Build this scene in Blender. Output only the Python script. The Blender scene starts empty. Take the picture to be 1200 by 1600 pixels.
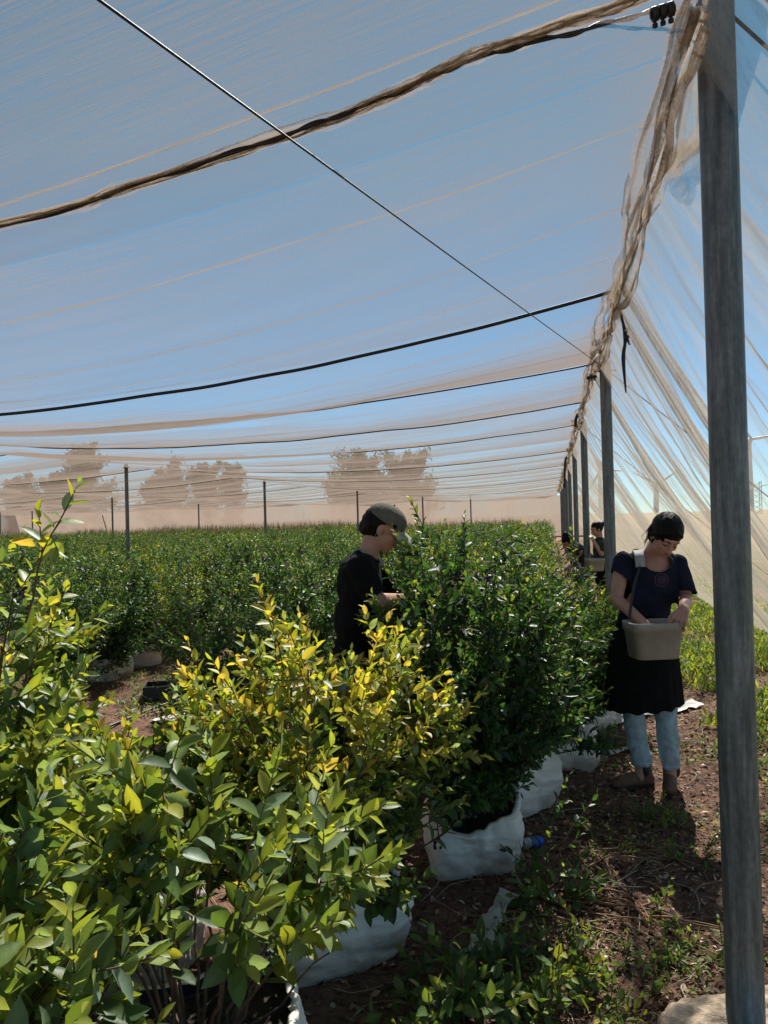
import bpy, bmesh, math, random
import numpy as np
from mathutils import Vector, Matrix, noise, bvhtree, Euler

R = math.radians
sc = bpy.context.scene
col = sc.collection
rs = np.random.RandomState(7)
random.seed(7)

# ------------------------------------------------------------------ camera
TH = R(12.3)
cam_d = bpy.data.cameras.new('camera'); cam = bpy.data.objects.new('camera', cam_d); col.objects.link(cam)
cam_d.lens = 27.0; cam_d.sensor_width = 36; cam_d.sensor_fit = 'AUTO'
cam_d.clip_start = 0.05; cam_d.clip_end = 9000
CAMM = (Matrix.Translation((0, 0, 1.6)) @ Matrix.Rotation(TH, 4, 'Z') @ Matrix.Rotation(R(90.55), 4, 'X')
        @ Matrix.Rotation(R(-1.5), 4, 'Z'))
cam.matrix_world = CAMM
sc.camera = cam
sc.render.resolution_x = 768; sc.render.resolution_y = 1024

# ------------------------------------------------------------------ light
SUN_EL, SUN_AZ = R(50), R(4)        # azimuth: clockwise from +Y (row direction)
w = bpy.data.worlds.new('World'); sc.world = w; w.use_nodes = True
wn = w.node_tree; bg = wn.nodes['Background']
sky = wn.nodes.new('ShaderNodeTexSky'); sky.sky_type = 'NISHITA'; sky.sun_disc = False
sky.sun_elevation = SUN_EL; sky.sun_rotation = SUN_AZ; sky.air_density = 1.0; sky.dust_density = 0.15; sky.ozone_density = 1.0
sky.altitude = 2500
tint = wn.nodes.new('ShaderNodeMix'); tint.data_type = 'RGBA'; tint.blend_type = 'MULTIPLY'; tint.inputs[0].default_value = 1
wtc = wn.nodes.new('ShaderNodeTexCoord'); wsp = wn.nodes.new('ShaderNodeSeparateXYZ'); wn.links.new(wtc.outputs['Generated'], wsp.inputs[0])
wr_ = wn.nodes.new('ShaderNodeValToRGB'); wn.links.new(wsp.outputs[2], wr_.inputs[0])
wr_.color_ramp.elements[0].color = (.62, .86, 1.02, 1); wr_.color_ramp.elements[1].color = (.80, 1.10, .92, 1); wr_.color_ramp.elements[1].position = .45
wn.links.new(wr_.outputs[0], tint.inputs['B'])
wn.links.new(sky.outputs[0], tint.inputs['A']); wn.links.new(tint.outputs['Result'], bg.inputs[0]); bg.inputs[1].default_value = 0.054
sd = bpy.data.lights.new('sun', 'SUN'); so = bpy.data.objects.new('sun', sd); col.objects.link(so)
sd.energy = 5.0; sd.angle = R(0.5); sd.color = (1, .95, .86)
sdir = Vector((math.sin(SUN_AZ) * math.cos(SUN_EL), math.cos(SUN_AZ) * math.cos(SUN_EL), math.sin(SUN_EL)))
so.rotation_euler = sdir.to_track_quat('Z', 'Y').to_euler()
sc.view_settings.view_transform = 'Standard'; sc.view_settings.look = 'None'
sc.view_settings.exposure = 1.05; sc.view_settings.gamma = 1.0
sc.render.engine = 'CYCLES'
sc.cycles.transparent_max_bounces = 24
sc.cycles.max_bounces = 6; sc.cycles.diffuse_bounces = 3; sc.cycles.glossy_bounces = 2; sc.cycles.transmission_bounces = 4

# ------------------------------------------------------------------ helpers
CT, ST = math.cos(TH), math.sin(TH)
def cw(cx, cz, h=0.0):
    """metres right of and ahead of the standpoint -> world"""
    return Vector((cx * CT - cz * ST, cx * ST + cz * CT, h))
def px(u, v, z):
    return CAMM @ Vector(((u - 600) / 1200 * z, -(v - 800) / 1200 * z, -z))
def hump(t): return 4 * t * (1 - t)

def tag(o, label=None, cat=None, group=None, kind=None):
    if label: o['label'] = label
    if cat: o['category'] = cat
    if group: o['group'] = group
    if kind: o['kind'] = kind
    return o
def empty(name, loc=(0, 0, 0), rz=0, label=None, cat=None, group=None):
    o = bpy.data.objects.new(name, None); col.objects.link(o)
    o.location = loc; o.rotation_euler = (0, 0, rz); o.empty_display_size = .1
    return tag(o, label, cat, group)
def link(name, me, mats, parent=None):
    if not isinstance(mats, (list, tuple)): mats = [mats]
    for m in mats: me.materials.append(m)
    o = bpy.data.objects.new(name, me); col.objects.link(o)
    if parent: o.parent = parent
    return o
def npmesh(name, V, F, mats, parent=None, colr=None, smooth=True, mi=None, dens=None):
    """V (n,3), F (m,k) int array of k-gons, or list of such arrays"""
    V = np.asarray(V, dtype=np.float32)
    Fs = F if isinstance(F, list) else [F]
    Fs = [np.asarray(f, dtype=np.int32) for f in Fs if len(f)]
    me = bpy.data.meshes.new(name)
    me.vertices.add(len(V)); me.vertices.foreach_set('co', V.ravel())
    loops = np.concatenate([f.ravel() for f in Fs])
    tot = np.concatenate([np.full(len(f), f.shape[1], dtype=np.int32) for f in Fs])
    st = np.concatenate([[0], np.cumsum(tot)[:-1]]).astype(np.int32)
    me.loops.add(len(loops)); me.loops.foreach_set('vertex_index', loops)
    me.polygons.add(len(tot)); me.polygons.foreach_set('loop_start', st); me.polygons.foreach_set('loop_total', tot)
    me.polygons.foreach_set('use_smooth', np.full(len(tot), smooth))
    if mi is not None: me.polygons.foreach_set('material_index', np.asarray(mi, dtype=np.int32))
    if colr is not None:
        a = me.color_attributes.new('col', 'FLOAT_COLOR', 'POINT')
        c = np.ones((len(V), 4), dtype=np.float32); c[:, :3] = colr
        a.data.foreach_set('color', c.ravel())
    if dens is not None:
        a = me.attributes.new('dens', 'FLOAT', 'POINT'); a.data.foreach_set('value', np.asarray(dens, dtype=np.float32))
    me.update(calc_edges=True); me.validate()
    return link(name, me, mats, parent)
def grid_faces(nu, nv, wrap=False):
    a = np.arange(nu * nv).reshape(nu, nv)
    if wrap:
        b = np.concatenate([a, a[:, :1]], axis=1)
    else: b = a
    return np.stack([b[:-1, :-1], b[1:, :-1], b[1:, 1:], b[:-1, 1:]], -1).reshape(-1, 4)

class MB:
    """collects pieces into ONE mesh"""
    def __init__(s): s.V = []; s.F = []; s.n = 0; s.C = []; s.M = []
    def add(s, V, F, c=None, m=0):
        V = np.asarray(V, float).reshape(-1, 3); F = np.asarray(F, int)
        s.V.append(V); s.F.append(F + s.n); s.n += len(V)
        s.M.append(np.full(len(F), m))
        s.C.append(np.tile(c if c is not None else (1, 1, 1), (len(V), 1)) if (c is None or np.ndim(c) == 1) else c)
    def tube(s, pts, r, n=8, c=None, m=0, cap=True):
        P = np.array([tuple(p) for p in pts], float); k = len(P)
        r = np.full(k, r) if np.ndim(r) == 0 else np.asarray(r, float)
        T = np.gradient(P, axis=0); T /= (np.linalg.norm(T, axis=1, keepdims=True) + 1e-9)
        ref = np.array([0, 0, 1.]) if abs(T[0][2]) < .9 else np.array([1., 0, 0])
        rings = []
        a = np.linspace(0, 2 * np.pi, n, endpoint=False)
        u = np.cross(T[0], ref); u /= np.linalg.norm(u)
        for i in range(k):
            u = u - T[i] * np.dot(u, T[i]); u /= (np.linalg.norm(u) + 1e-9)
            v = np.cross(T[i], u)
            rings.append(P[i] + r[i] * (np.cos(a)[:, None] * u + np.sin(a)[:, None] * v))
        V = np.concatenate(rings); F = grid_faces(k, n, True)
        if cap:
            V = np.concatenate([V, P[:1], P[-1:]])
            i0 = len(V) - 2; i1 = i0 + 1
            f0 = [[i0, (j + 1) % n, j, j] for j in range(n)]
            s.add(V, F, c, m)
            base = s.n - len(V)
            t = np.array([[i0, (j + 1) % n, j] for j in range(n)] + [[i1, (k - 1) * n + j, (k - 1) * n + (j + 1) % n] for j in range(n)]) + base
            s.F.append(t); s.M.append(np.full(len(t), m))
        else: s.add(V, F, c, m)
    def box(s, c, d, R3=None, m=0, colr=None):
        x, y, z = [q / 2 for q in d]
        V = np.array([[i * x, j * y, k * z] for i in (-1, 1) for j in (-1, 1) for k in (-1, 1)], float)
        if R3 is not None: V = V @ np.array(R3).T
        V = V + np.array(c, float)
        s.add(V, [[0, 1, 3, 2], [4, 6, 7, 5], [0, 4, 5, 1], [2, 3, 7, 6], [0, 2, 6, 4], [1, 5, 7, 3]], colr, m)
    def sphere(s, c, r, nu=8, nv=6, colr=None, m=0):
        r = np.array([r, r, r]) if np.ndim(r) == 0 else np.array(r)
        th = np.linspace(0, np.pi, nv + 1); ph = np.linspace(0, 2 * np.pi, nu, endpoint=False)
        V = np.array([[math.sin(t) * math.cos(p), math.sin(t) * math.sin(p), math.cos(t)] for t in th for p in ph]) * r + np.array(c)
        s.add(V, grid_faces(nv + 1, nu, True)[:, ::-1], colr, m)
    def build(s, name, mats, parent=None, smooth=True, usecol=False):
        # order faces by size while keeping material index
        Fs = {}; 
        for f, m in zip(s.F, s.M):
            if len(f): Fs.setdefault(f.shape[1], []).append((f, m))
        FL, ML = [], []
        for k in Fs:
            FL.append(np.concatenate([f for f, _ in Fs[k]])); ML.append(np.concatenate([m for _, m in Fs[k]]))
        return npmesh(name, np.concatenate(s.V), FL, mats, parent, np.concatenate(s.C) if usecol else None, smooth, np.concatenate(ML))

# ------------------------------------------------------------------ materials
def nmat(name):
    m = bpy.data.materials.new(name); m.use_nodes = True
    nt = m.node_tree; nt.nodes.clear()
    out = nt.nodes.new('ShaderNodeOutputMaterial')
    return m, nt, out
def N(nt, t, **k):
    n = nt.nodes.new(t)
    for a, b in k.items():
        if a.startswith('i_'):
            n.inputs[a[2:].replace('_', ' ')].default_value = b
        else: setattr(n, a, b)
    return n
def L(nt, a, b): nt.links.new(a, b)
def noise_tex(nt, scale, detail=4, rough=.6, vec=None, sx=1, sy=1, sz=1, coord='Object'):
    tc = N(nt, 'ShaderNodeTexCoord'); mp = N(nt, 'ShaderNodeMapping'); mp.inputs['Scale'].default_value = (sx, sy, sz)
    L(nt, tc.outputs[coord], mp.inputs[0])
    n = N(nt, 'ShaderNodeTexNoise'); n.inputs['Scale'].default_value = scale; n.inputs['Detail'].default_value = detail; n.inputs['Roughness'].default_value = rough
    L(nt, mp.outputs[0], n.inputs['Vector'])
    return n
def ramp(nt, fac, stops):
    r = N(nt, 'ShaderNodeValToRGB'); e = r.color_ramp.elements
    while len(e) < len(stops): e.new(.5)
    for i, (p, c) in enumerate(stops): e[i].position = p; e[i].color = (*c, 1) if len(c) == 3 else c
    L(nt, fac, r.inputs[0]); return r
def simple(name, c, rough=.6, metal=0, nscale=20, var=.25, bump=.1, spec=.5, s=(1, 1, 1), detail=4, bdist=.01, sheen=0, sss=0):
    m, nt, out = nmat(name)
    p = N(nt, 'ShaderNodeBsdfPrincipled'); p.inputs['Roughness'].default_value = rough; p.inputs['Metallic'].default_value = metal
    p.inputs['Specular IOR Level'].default_value = spec
    n = noise_tex(nt, nscale, detail, sx=s[0], sy=s[1], sz=s[2])
    lo = tuple(q * (1 - var) for q in c); hi = tuple(min(1, q * (1 + var)) for q in c)
    r = ramp(nt, n.outputs[0], [(.3, lo), (.7, hi)])
    L(nt, r.outputs[0], p.inputs['Base Color'])
    if bump:
        b = N(nt, 'ShaderNodeBump'); b.inputs['Strength'].default_value = bump; b.inputs['Distance'].default_value = bdist
        L(nt, n.outputs[0], b.inputs['Height']); L(nt, b.outputs[0], p.inputs['Normal'])
    if sheen: p.inputs['Sheen Weight'].default_value = sheen
    if sss:
        p.inputs['Subsurface Weight'].default_value = sss; p.inputs['Subsurface Radius'].default_value = (.01, .004, .002)
    L(nt, p.outputs[0], out.inputs[0]); return m

def leaf_mat(name, trans=.46, rough=.45, under=(.55, .72, .72)):
    m, nt, out = nmat(name)
    at = N(nt, 'ShaderNodeVertexColor'); at.layer_name = 'col'
    geo = N(nt, 'ShaderNodeNewGeometry')
    mul = N(nt, 'ShaderNodeMix', data_type='RGBA'); 
    L(nt, geo.outputs['Backfacing'], mul.inputs[0]); L(nt, at.outputs[0], mul.inputs['A'])
    und = N(nt, 'ShaderNodeMix', data_type='RGBA'); und.inputs[0].default_value = .35
    und.inputs['B'].default_value = (.20, .27, .19, 1); L(nt, at.outputs[0], und.inputs['A'])
    L(nt, und.outputs['Result'], mul.inputs['B'])
    n = noise_tex(nt, 60, 3); mix2 = N(nt, 'ShaderNodeMix', data_type='RGBA', blend_type='MULTIPLY'); mix2.inputs[0].default_value = .5
    r = ramp(nt, n.outputs[0], [(.3, (.72, .78, .7)), (.7, (1.1, 1.1, 1.1))])
    L(nt, mul.outputs['Result'], mix2.inputs['A']); L(nt, r.outputs[0], mix2.inputs['B'])
    p = N(nt, 'ShaderNodeBsdfPrincipled'); p.inputs['Roughness'].default_value = rough; p.inputs['Specular IOR Level'].default_value = .32
    L(nt, mix2.outputs['Result'], p.inputs['Base Color'])
    b = N(nt, 'ShaderNodeBump'); b.inputs['Strength'].default_value = .25; b.inputs['Distance'].default_value = .003
    L(nt, n.outputs[0], b.inputs['Height']); L(nt, b.outputs[0], p.inputs['Normal'])
    t = N(nt, 'ShaderNodeBsdfTranslucent')
    tm = N(nt, 'ShaderNodeMix', data_type='RGBA', blend_type='MULTIPLY'); tm.inputs[0].default_value = 1; tm.inputs['B'].default_value = (2.2, 2.0, .8, 1)
    L(nt, at.outputs[0], tm.inputs['A']); L(nt, tm.outputs['Result'], t.inputs[0])
    mx = N(nt, 'ShaderNodeMixShader'); mx.inputs[0].default_value = trans
    L(nt, p.outputs[0], mx.inputs[1]); L(nt, t.outputs[0], mx.inputs[2]); L(nt, mx.outputs[0], out.inputs[0])
    return m
LEAF = leaf_mat('leaf', .40)
WEEDL = leaf_mat('weed_leaf', .35, .5)

def net_mat(name, a=.25, c=(.60, .50, .40), streak=(1.2, 22, 1), sscale=2.2, dvar=.28, bump=.35, transl=.55, brk=None):
    """woven netting: the yarn covers more of the view the more obliquely it is looked through"""
    m, nt, out = nmat(name)
    n = noise_tex(nt, sscale, 7, .62, sx=streak[0], sy=streak[1], sz=streak[2])
    n2 = noise_tex(nt, .7, 4, .6)
    n3 = noise_tex(nt, 5, 6, .65, sx=streak[0] * .6, sy=streak[1] * .25, sz=1)
    bmp = N(nt, 'ShaderNodeBump'); bmp.inputs['Strength'].default_value = bump; bmp.inputs['Distance'].default_value = .02
    ad = N(nt, 'ShaderNodeMath', operation='ADD'); L(nt, n.outputs[0], ad.inputs[0]); L(nt, n3.outputs[0], ad.inputs[1])
    L(nt, ad.outputs[0], bmp.inputs['Height'])
    geo = N(nt, 'ShaderNodeNewGeometry')
    dp = N(nt, 'ShaderNodeVectorMath', operation='DOT_PRODUCT'); L(nt, bmp.outputs[0], dp.inputs[0]); L(nt, geo.outputs['Incoming'], dp.inputs[1])
    ab = N(nt, 'ShaderNodeMath', operation='ABSOLUTE'); L(nt, dp.outputs['Value'], ab.inputs[0])
    mxx = N(nt, 'ShaderNodeMath', operation='MAXIMUM'); L(nt, ab.outputs[0], mxx.inputs[0]); mxx.inputs[1].default_value = .07
    inv = N(nt, 'ShaderNodeMath', operation='DIVIDE'); inv.inputs[0].default_value = 1; L(nt, mxx.outputs[0], inv.inputs[1])
    # density = (1 + streaks) * attribute
    at = N(nt, 'ShaderNodeAttribute'); at.attribute_name = 'dens'
    mr = N(nt, 'ShaderNodeMapRange'); mr.inputs['From Min'].default_value = .3; mr.inputs['From Max'].default_value = .7
    mr.inputs['To Min'].default_value = 1 - dvar; mr.inputs['To Max'].default_value = 1 + dvar; L(nt, n.outputs[0], mr.inputs[0])
    mr2 = N(nt, 'ShaderNodeMapRange'); mr2.inputs['From Min'].default_value = .3; mr2.inputs['From Max'].default_value = .7
    mr2.inputs['To Min'].default_value = .75; mr2.inputs['To Max'].default_value = 1.25; L(nt, n2.outputs[0], mr2.inputs[0])
    m1 = N(nt, 'ShaderNodeMath', operation='MULTIPLY'); L(nt, mr.outputs[0], m1.inputs[0]); L(nt, mr2.outputs[0], m1.inputs[1])
    m2 = N(nt, 'ShaderNodeMath', operation='MULTIPLY'); L(nt, m1.outputs[0], m2.inputs[0]); L(nt, at.outputs['Fac'], m2.inputs[1])
    m3 = N(nt, 'ShaderNodeMath', operation='MULTIPLY'); L(nt, m2.outputs[0], m3.inputs[0]); L(nt, inv.outputs[0], m3.inputs[1])
    pw = N(nt, 'ShaderNodeMath', operation='POWER'); pw.inputs[0].default_value = 1 - a; L(nt, m3.outputs[0], pw.inputs[1])
    d = N(nt, 'ShaderNodeBsdfDiffuse'); t = N(nt, 'ShaderNodeBsdfTranslucent')
    rc = ramp(nt, n2.outputs[0], [(.3, tuple(q * .88 for q in c)), (.7, c)])
    L(nt, rc.outputs[0], d.inputs[0]); L(nt, rc.outputs[0], t.inputs[0])
    L(nt, bmp.outputs[0], d.inputs['Normal'])
    mx = N(nt, 'ShaderNodeMixShader'); mx.inputs[0].default_value = transl; L(nt, d.outputs[0], mx.inputs[1]); L(nt, t.outputs[0], mx.inputs[2])
    tr = N(nt, 'ShaderNodeBsdfTransparent'); tr.inputs[0].default_value = (.97, .985, 1, 1)
    fm = N(nt, 'ShaderNodeMixShader'); L(nt, pw.outputs[0], fm.inputs[0]); L(nt, mx.outputs[0], fm.inputs[1]); L(nt, tr.outputs[0], fm.inputs[2])
    L(nt, fm.outputs[0], out.inputs[0]); return m
NET = net_mat('ceiling_net', a=.12, c=(.30, .235, .195), bump=.8)
SIDE = net_mat('side_net', a=.15, c=(.52, .45, .37), streak=(9, 9, 1.0), sscale=1.6, dvar=.35, bump=.35)
BUND = net_mat('gathered_net', a=.25, c=(.46, .35, .25), streak=(8, 8, 8), sscale=6, dvar=.5, bump=.6)
SEAM = simple('seam', (.30, .26, .22), .9, nscale=40)

def steel():
    m, nt, out = nmat('galvanised_steel')
    p = N(nt, 'ShaderNodeBsdfPrincipled'); p.inputs['Metallic'].default_value = .35; p.inputs['Roughness'].default_value = .5
    n = noise_tex(nt, 3, 6, .65, sx=14, sy=14, sz=1.2); n2 = noise_tex(nt, 55, 4, .7, sz=.6)
    r = ramp(nt, n.outputs[0], [(.3, (.07, .085, .09)), (.5, (.14, .16, .165)), (.7, (.26, .28, .28))])
    r2 = ramp(nt, n2.outputs[0], [(.35, (.75, .75, .75)), (.65, (1.1, 1.1, 1.1))])
    mm = N(nt, 'ShaderNodeMix', data_type='RGBA', blend_type='MULTIPLY'); mm.inputs[0].default_value = 1
    L(nt, r.outputs[0], mm.inputs['A']); L(nt, r2.outputs[0], mm.inputs['B']); L(nt, mm.outputs['Result'], p.inputs['Base Color'])
    b = N(nt, 'ShaderNodeBump'); b.inputs['Strength'].default_value = .25; b.inputs['Distance'].default_value = .004
    L(nt, n2.outputs[0], b.inputs['Height']); L(nt, b.outputs[0], p.inputs['Normal'])
    L(nt, p.outputs[0], out.inputs[0]); return m
STEEL = steel()
BLACK = simple('black_rubber', (.012, .012, .013), .6, nscale=30)
WIRE = simple('rusty_wire', (.05, .04, .035), .6, .3, nscale=60)
def bag_mat():
    m, nt, out = nmat('white_bag_cloth')
    p = N(nt, 'ShaderNodeBsdfPrincipled'); p.inputs['Roughness'].default_value = .5; p.inputs['Specular IOR Level'].default_value = .35
    n = noise_tex(nt, 7, 8, .62); n2 = noise_tex(nt, 3.2, 6, .6, sz=2); n3 = noise_tex(nt, 420, 2, .5)
    tc = N(nt, 'ShaderNodeTexCoord'); sp = N(nt, 'ShaderNodeSeparateXYZ'); L(nt, tc.outputs['Object'], sp.inputs[0])
    mr = N(nt, 'ShaderNodeMapRange'); mr.inputs['From Min'].default_value = .16; mr.inputs['From Max'].default_value = -.02; mr.inputs['To Max'].default_value = .75; L(nt, sp.outputs[2], mr.inputs[0])
    r = ramp(nt, n.outputs[0], [(.3, (.80, .75, .68)), (.7, (.92, .88, .81))])
    r2 = ramp(nt, n2.outputs[0], [(.50, (0, 0, 0)), (.68, (.55, .55, .55))])
    ad = N(nt, 'ShaderNodeMath', operation='MULTIPLY_ADD'); L(nt, mr.outputs[0], ad.inputs[0]); L(nt, n.outputs[0], ad.inputs[1]); L(nt, r2.outputs[0], ad.inputs[2])
    mx = N(nt, 'ShaderNodeMix', data_type='RGBA'); L(nt, ad.outputs[0], mx.inputs[0]); L(nt, r.outputs[0], mx.inputs['A']); mx.inputs['B'].default_value = (.36, .27, .20, 1)
    L(nt, mx.outputs['Result'], p.inputs['Base Color'])
    b = N(nt, 'ShaderNodeBump'); b.inputs['Strength'].default_value = 1; b.inputs['Distance'].default_value = .05; rg = N(nt, 'ShaderNodeMath', operation='PINGPONG'); rg.inputs[1].default_value = .07; L(nt, noise_tex(nt, 2.6, 5, .5, sz=1.8).outputs[0], rg.inputs[0]); L(nt, rg.outputs[0], b.inputs['Height']); L(nt, b.outputs[0], p.inputs['Normal'])
    L(nt, p.outputs[0], out.inputs[0]); return m
BAGM = bag_mat()
BAGIN = simple('bag_lining', (.02, .02, .02), .6)
SOILM = simple('potting_soil', (.035, .024, .018), .95, nscale=45, var=.6, bump=1, bdist=.02)
STEM = simple('brown_stem', (.11, .065, .04), .8, nscale=30, var=.4, bump=.4)
def colmat(name, rough=.8, spec=.3, trans=0):
    m, nt, out = nmat(name)
    at = N(nt, 'ShaderNodeVertexColor'); at.layer_name = 'col'
    p = N(nt, 'ShaderNodeBsdfPrincipled'); p.inputs['Roughness'].default_value = rough; p.inputs['Specular IOR Level'].default_value = spec
    n = noise_tex(nt, 70, 4); mm = N(nt, 'ShaderNodeMix', data_type='RGBA', blend_type='MULTIPLY'); mm.inputs[0].default_value = 1
    r = ramp(nt, n.outputs[0], [(.3, (.65, .65, .65)), (.7, (1.15, 1.15, 1.15))])
    L(nt, at.outputs[0], mm.inputs['A']); L(nt, r.outputs[0], mm.inputs['B']); L(nt, mm.outputs['Result'], p.inputs['Base Color'])
    L(nt, p.outputs[0], out.inputs[0]); return m
LITTER = colmat('dry_litter')
BERRY = colmat('berry_skin', .45, .4)

# ------------------------------------------------------------------ value noise (numpy)
_tab = rs.rand(256, 256)
def vn(x, y, s=1.0, o=0):
    x = np.asarray(x, float) * s + 37.3 * o + 1000; y = np.asarray(y, float) * s + 91.7 * o + 1000
    xi = np.floor(x).astype(int); yi = np.floor(y).astype(int); fx = x - xi; fy = y - yi
    fx = fx * fx * (3 - 2 * fx); fy = fy * fy * (3 - 2 * fy)
    g = lambda a, b: _tab[a % 256, b % 256]
    return (g(xi, yi) * (1 - fx) * (1 - fy) + g(xi + 1, yi) * fx * (1 - fy) + g(xi, yi + 1) * (1 - fx) * fy + g(xi + 1, yi + 1) * fx * fy) - .5
def fbm(x, y, s=1.0, o=0, k=4):
    v = 0; a = 1
    for i in range(k): v = v + a * vn(x, y, s, o + i); s *= 2.1; a *= .5
    return v

# ------------------------------------------------------------------ ground
def gh(x, y):
    x = np.asarray(x, float); y = np.asarray(y, float)
    near = np.exp(-np.maximum(0, np.hypot(x, y - 4) - 8) / 8)
    h = near * (.05 * fbm(x, y, .9, 1) + .022 * fbm(x, y, 5, 5, 3) + .010 * fbm(x, y, 22, 9, 2))
    h = h + .25 * fbm(x, y, .05, 3, 2) * (1 - near) * np.clip((np.hypot(x, y) - 30) / 60, 0, 1) * 2
    b = np.clip((x - 9) / 12, 0, 1); h = h + 0.75 * b * b * (3 - 2 * b) * np.clip((220 - x) / 150, 0, 1)
    return h - .01
def axis(lo, hi, dlo, dhi, step, g=1.09):
    c = list(np.arange(dlo, dhi, step)); a = dlo; s = step; left = []
    while a > lo: s *= g; a -= s; left.append(a)
    b = c[-1]; s = step; right = []
    while b < hi: s *= g; b += s; right.append(b)
    return np.array(left[::-1] + c + right)
gx = axis(-4000, 4500, -2.6, 2.6, .03, 1.10); gy = axis(-300, 6000, 1.6, 8.5, .035, 1.10)
GX, GY = np.meshgrid(gx, gy, indexing='ij'); GZ = gh(GX, GY)
def ground_mat():
    m, nt, out = nmat('ground_soil')
    tc = N(nt, 'ShaderNodeTexCoord'); sp = N(nt, 'ShaderNodeSeparateXYZ'); L(nt, tc.outputs['Object'], sp.inputs[0])
    n = noise_tex(nt, 1.3, 6, .65); n2 = noise_tex(nt, 26, 8, .7); n3 = noise_tex(nt, 130, 5, .7)
    r = ramp(nt, n2.outputs[0], [(.3, (.035, .020, .014)), (.47, (.24, .135, .095)), (.68, (.42, .27, .19)), (.8, (.58, .45, .35))])
    r1 = ramp(nt, n.outputs[0], [(.35, (.62, .58, .55)), (.65, (1.15, 1.1, 1.05))])
    mm = N(nt, 'ShaderNodeMix', data_type='RGBA', blend_type='MULTIPLY'); mm.inputs[0].default_value = .8
    L(nt, r.outputs[0], mm.inputs['A']); L(nt, r1.outputs[0], mm.inputs['B'])
    # dry straw-coloured land outside the tunnel
    dry = ramp(nt, n.outputs[0], [(.3, (.20, .15, .09)), (.7, (.34, .27, .17))])
    mr = N(nt, 'ShaderNodeMapRange'); mr.inputs['From Min'].default_value = 3.5; mr.inputs['From Max'].default_value = 7; L(nt, sp.outputs[0], mr.inputs[0])
    md = N(nt, 'ShaderNodeMix', data_type='RGBA'); L(nt, mr.outputs[0], md.inputs[0]); L(nt, mm.outputs['Result'], md.inputs['A']); L(nt, dry.outputs[0], md.inputs['B'])
    # green scattered on the strip beside the net
    g1 = N(nt, 'ShaderNodeMapRange'); g1.inputs['From Min'].default_value = .9; g1.inputs['From Max'].default_value = 2.2; L(nt, sp.outputs[0], g1.inputs[0])
    g2 = N(nt, 'ShaderNodeMapRange'); g2.inputs['From Min'].default_value = 8; g2.inputs['From Max'].default_value = 4.5; L(nt, sp.outputs[0], g2.inputs[0])
    g3 = N(nt, 'ShaderNodeMapRange'); g3.inputs['From Min'].default_value = .42; g3.inputs['From Max'].default_value = .6; L(nt, noise_tex(nt, 3.5, 6, .7).outputs[0], g3.inputs[0])
    q = N(nt, 'ShaderNodeMath', operation='MULTIPLY'); L(nt, g1.outputs[0], q.inputs[0]); L(nt, g2.outputs[0], q.inputs[1])
    q2 = N(nt, 'ShaderNodeMath', operation='MULTIPLY'); L(nt, q.outputs[0], q2.inputs[0]); L(nt, g3.outputs[0], q2.inputs[1])
    mg = N(nt, 'ShaderNodeMix', data_type='RGBA'); L(nt, q2.outputs[0], mg.inputs[0]); L(nt, md.outputs['Result'], mg.inputs['A']); mg.inputs['B'].default_value = (.07, .12, .025, 1)
    p = N(nt, 'ShaderNodeBsdfPrincipled'); p.inputs['Roughness'].default_value = .95; p.inputs['Specular IOR Level'].default_value = .15
    L(nt, mg.outputs['Result'], p.inputs['Base Color'])
    ad = N(nt, 'ShaderNodeMath', operation='ADD'); L(nt, n2.outputs[0], ad.inputs[0]); L(nt, n3.outputs[0], ad.inputs[1])
    b = N(nt, 'ShaderNodeBump'); b.inputs['Strength'].default_value = .9; b.inputs['Distance'].default_value = .03
    L(nt, ad.outputs[0], b.inputs['Height']); L(nt, b.outputs[0], p.inputs['Normal'])
    L(nt, p.outputs[0], out.inputs[0]); return m
GROUND = ground_mat()
g = npmesh('ground', np.stack([GX, GY, GZ], -1).reshape(-1, 3), grid_faces(len(gx), len(gy)), GROUND)
g['kind'] = 'structure'
def G(x, y): return float(gh(x, y))

# ------------------------------------------------------------------ posts
PX = .54; PY0 = 2.55; PS = 5.1; TOP = 3.1
ords = ['nearest', 'second', 'third', 'fourth', 'fifth', 'sixth', 'seventh', 'eighth', 'ninth', 'tenth', 'eleventh', 'twelfth', 'thirteenth', 'fourteenth']
def post(x, y, h, r, name, label, cat, group, lean=(0, 0), n=24):
    e = empty(name, (x, y, G(x, y) - .02), 0, label, cat, group)
    mb = MB(); k = 12
    pts = [(lean[0] * i / k, lean[1] * i / k, h * i / k) for i in range(k + 1)]
    mb.tube(pts, r, n, cap=True); mb.build('pole_tube', STEEL, e)
    c = MB(); tp = np.array(pts[-1])
    c.tube([tp + (0, 0, -.10), tp + (0, 0, -.085)], r * 1.06, n); c.tube([tp + (-r * 1.9, 0, -.09), tp + (r * 1.9, 0, -.09)], .008, 8)
    c.build('wire_clamp', BLACK, e)
    return e
plabels = ['thick galvanised steel post nearest the camera, rising past the right side of the standing picker',
 'galvanised post directly behind the standing picker with a guy wire at its top',
 'thinner-looking grey post in front of the bending far picker']
for i in range(9):
    y = PY0 + PS * i; h = 3.42 if i == 0 else TOP
    lab = plabels[i] if i < 3 else '%s grey post of the row along the side net, counted from the camera' % ords[i]
    post(PX + (.0 if i else 0), y, h, .056 if i == 0 else .053, 'steel_post', lab, 'post', 'steel posts along the side net')
inner = [(197, 725), (413, 750), (558, 763), (660, 770), (735, 773), (794, 779), (175, 775), (310, 783), (496, 790), (50, 792), (262, 799), (344, 799), (165, 796), (474, 800), (0, 796), (237, 803), (530, 795)]
INP = []
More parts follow.
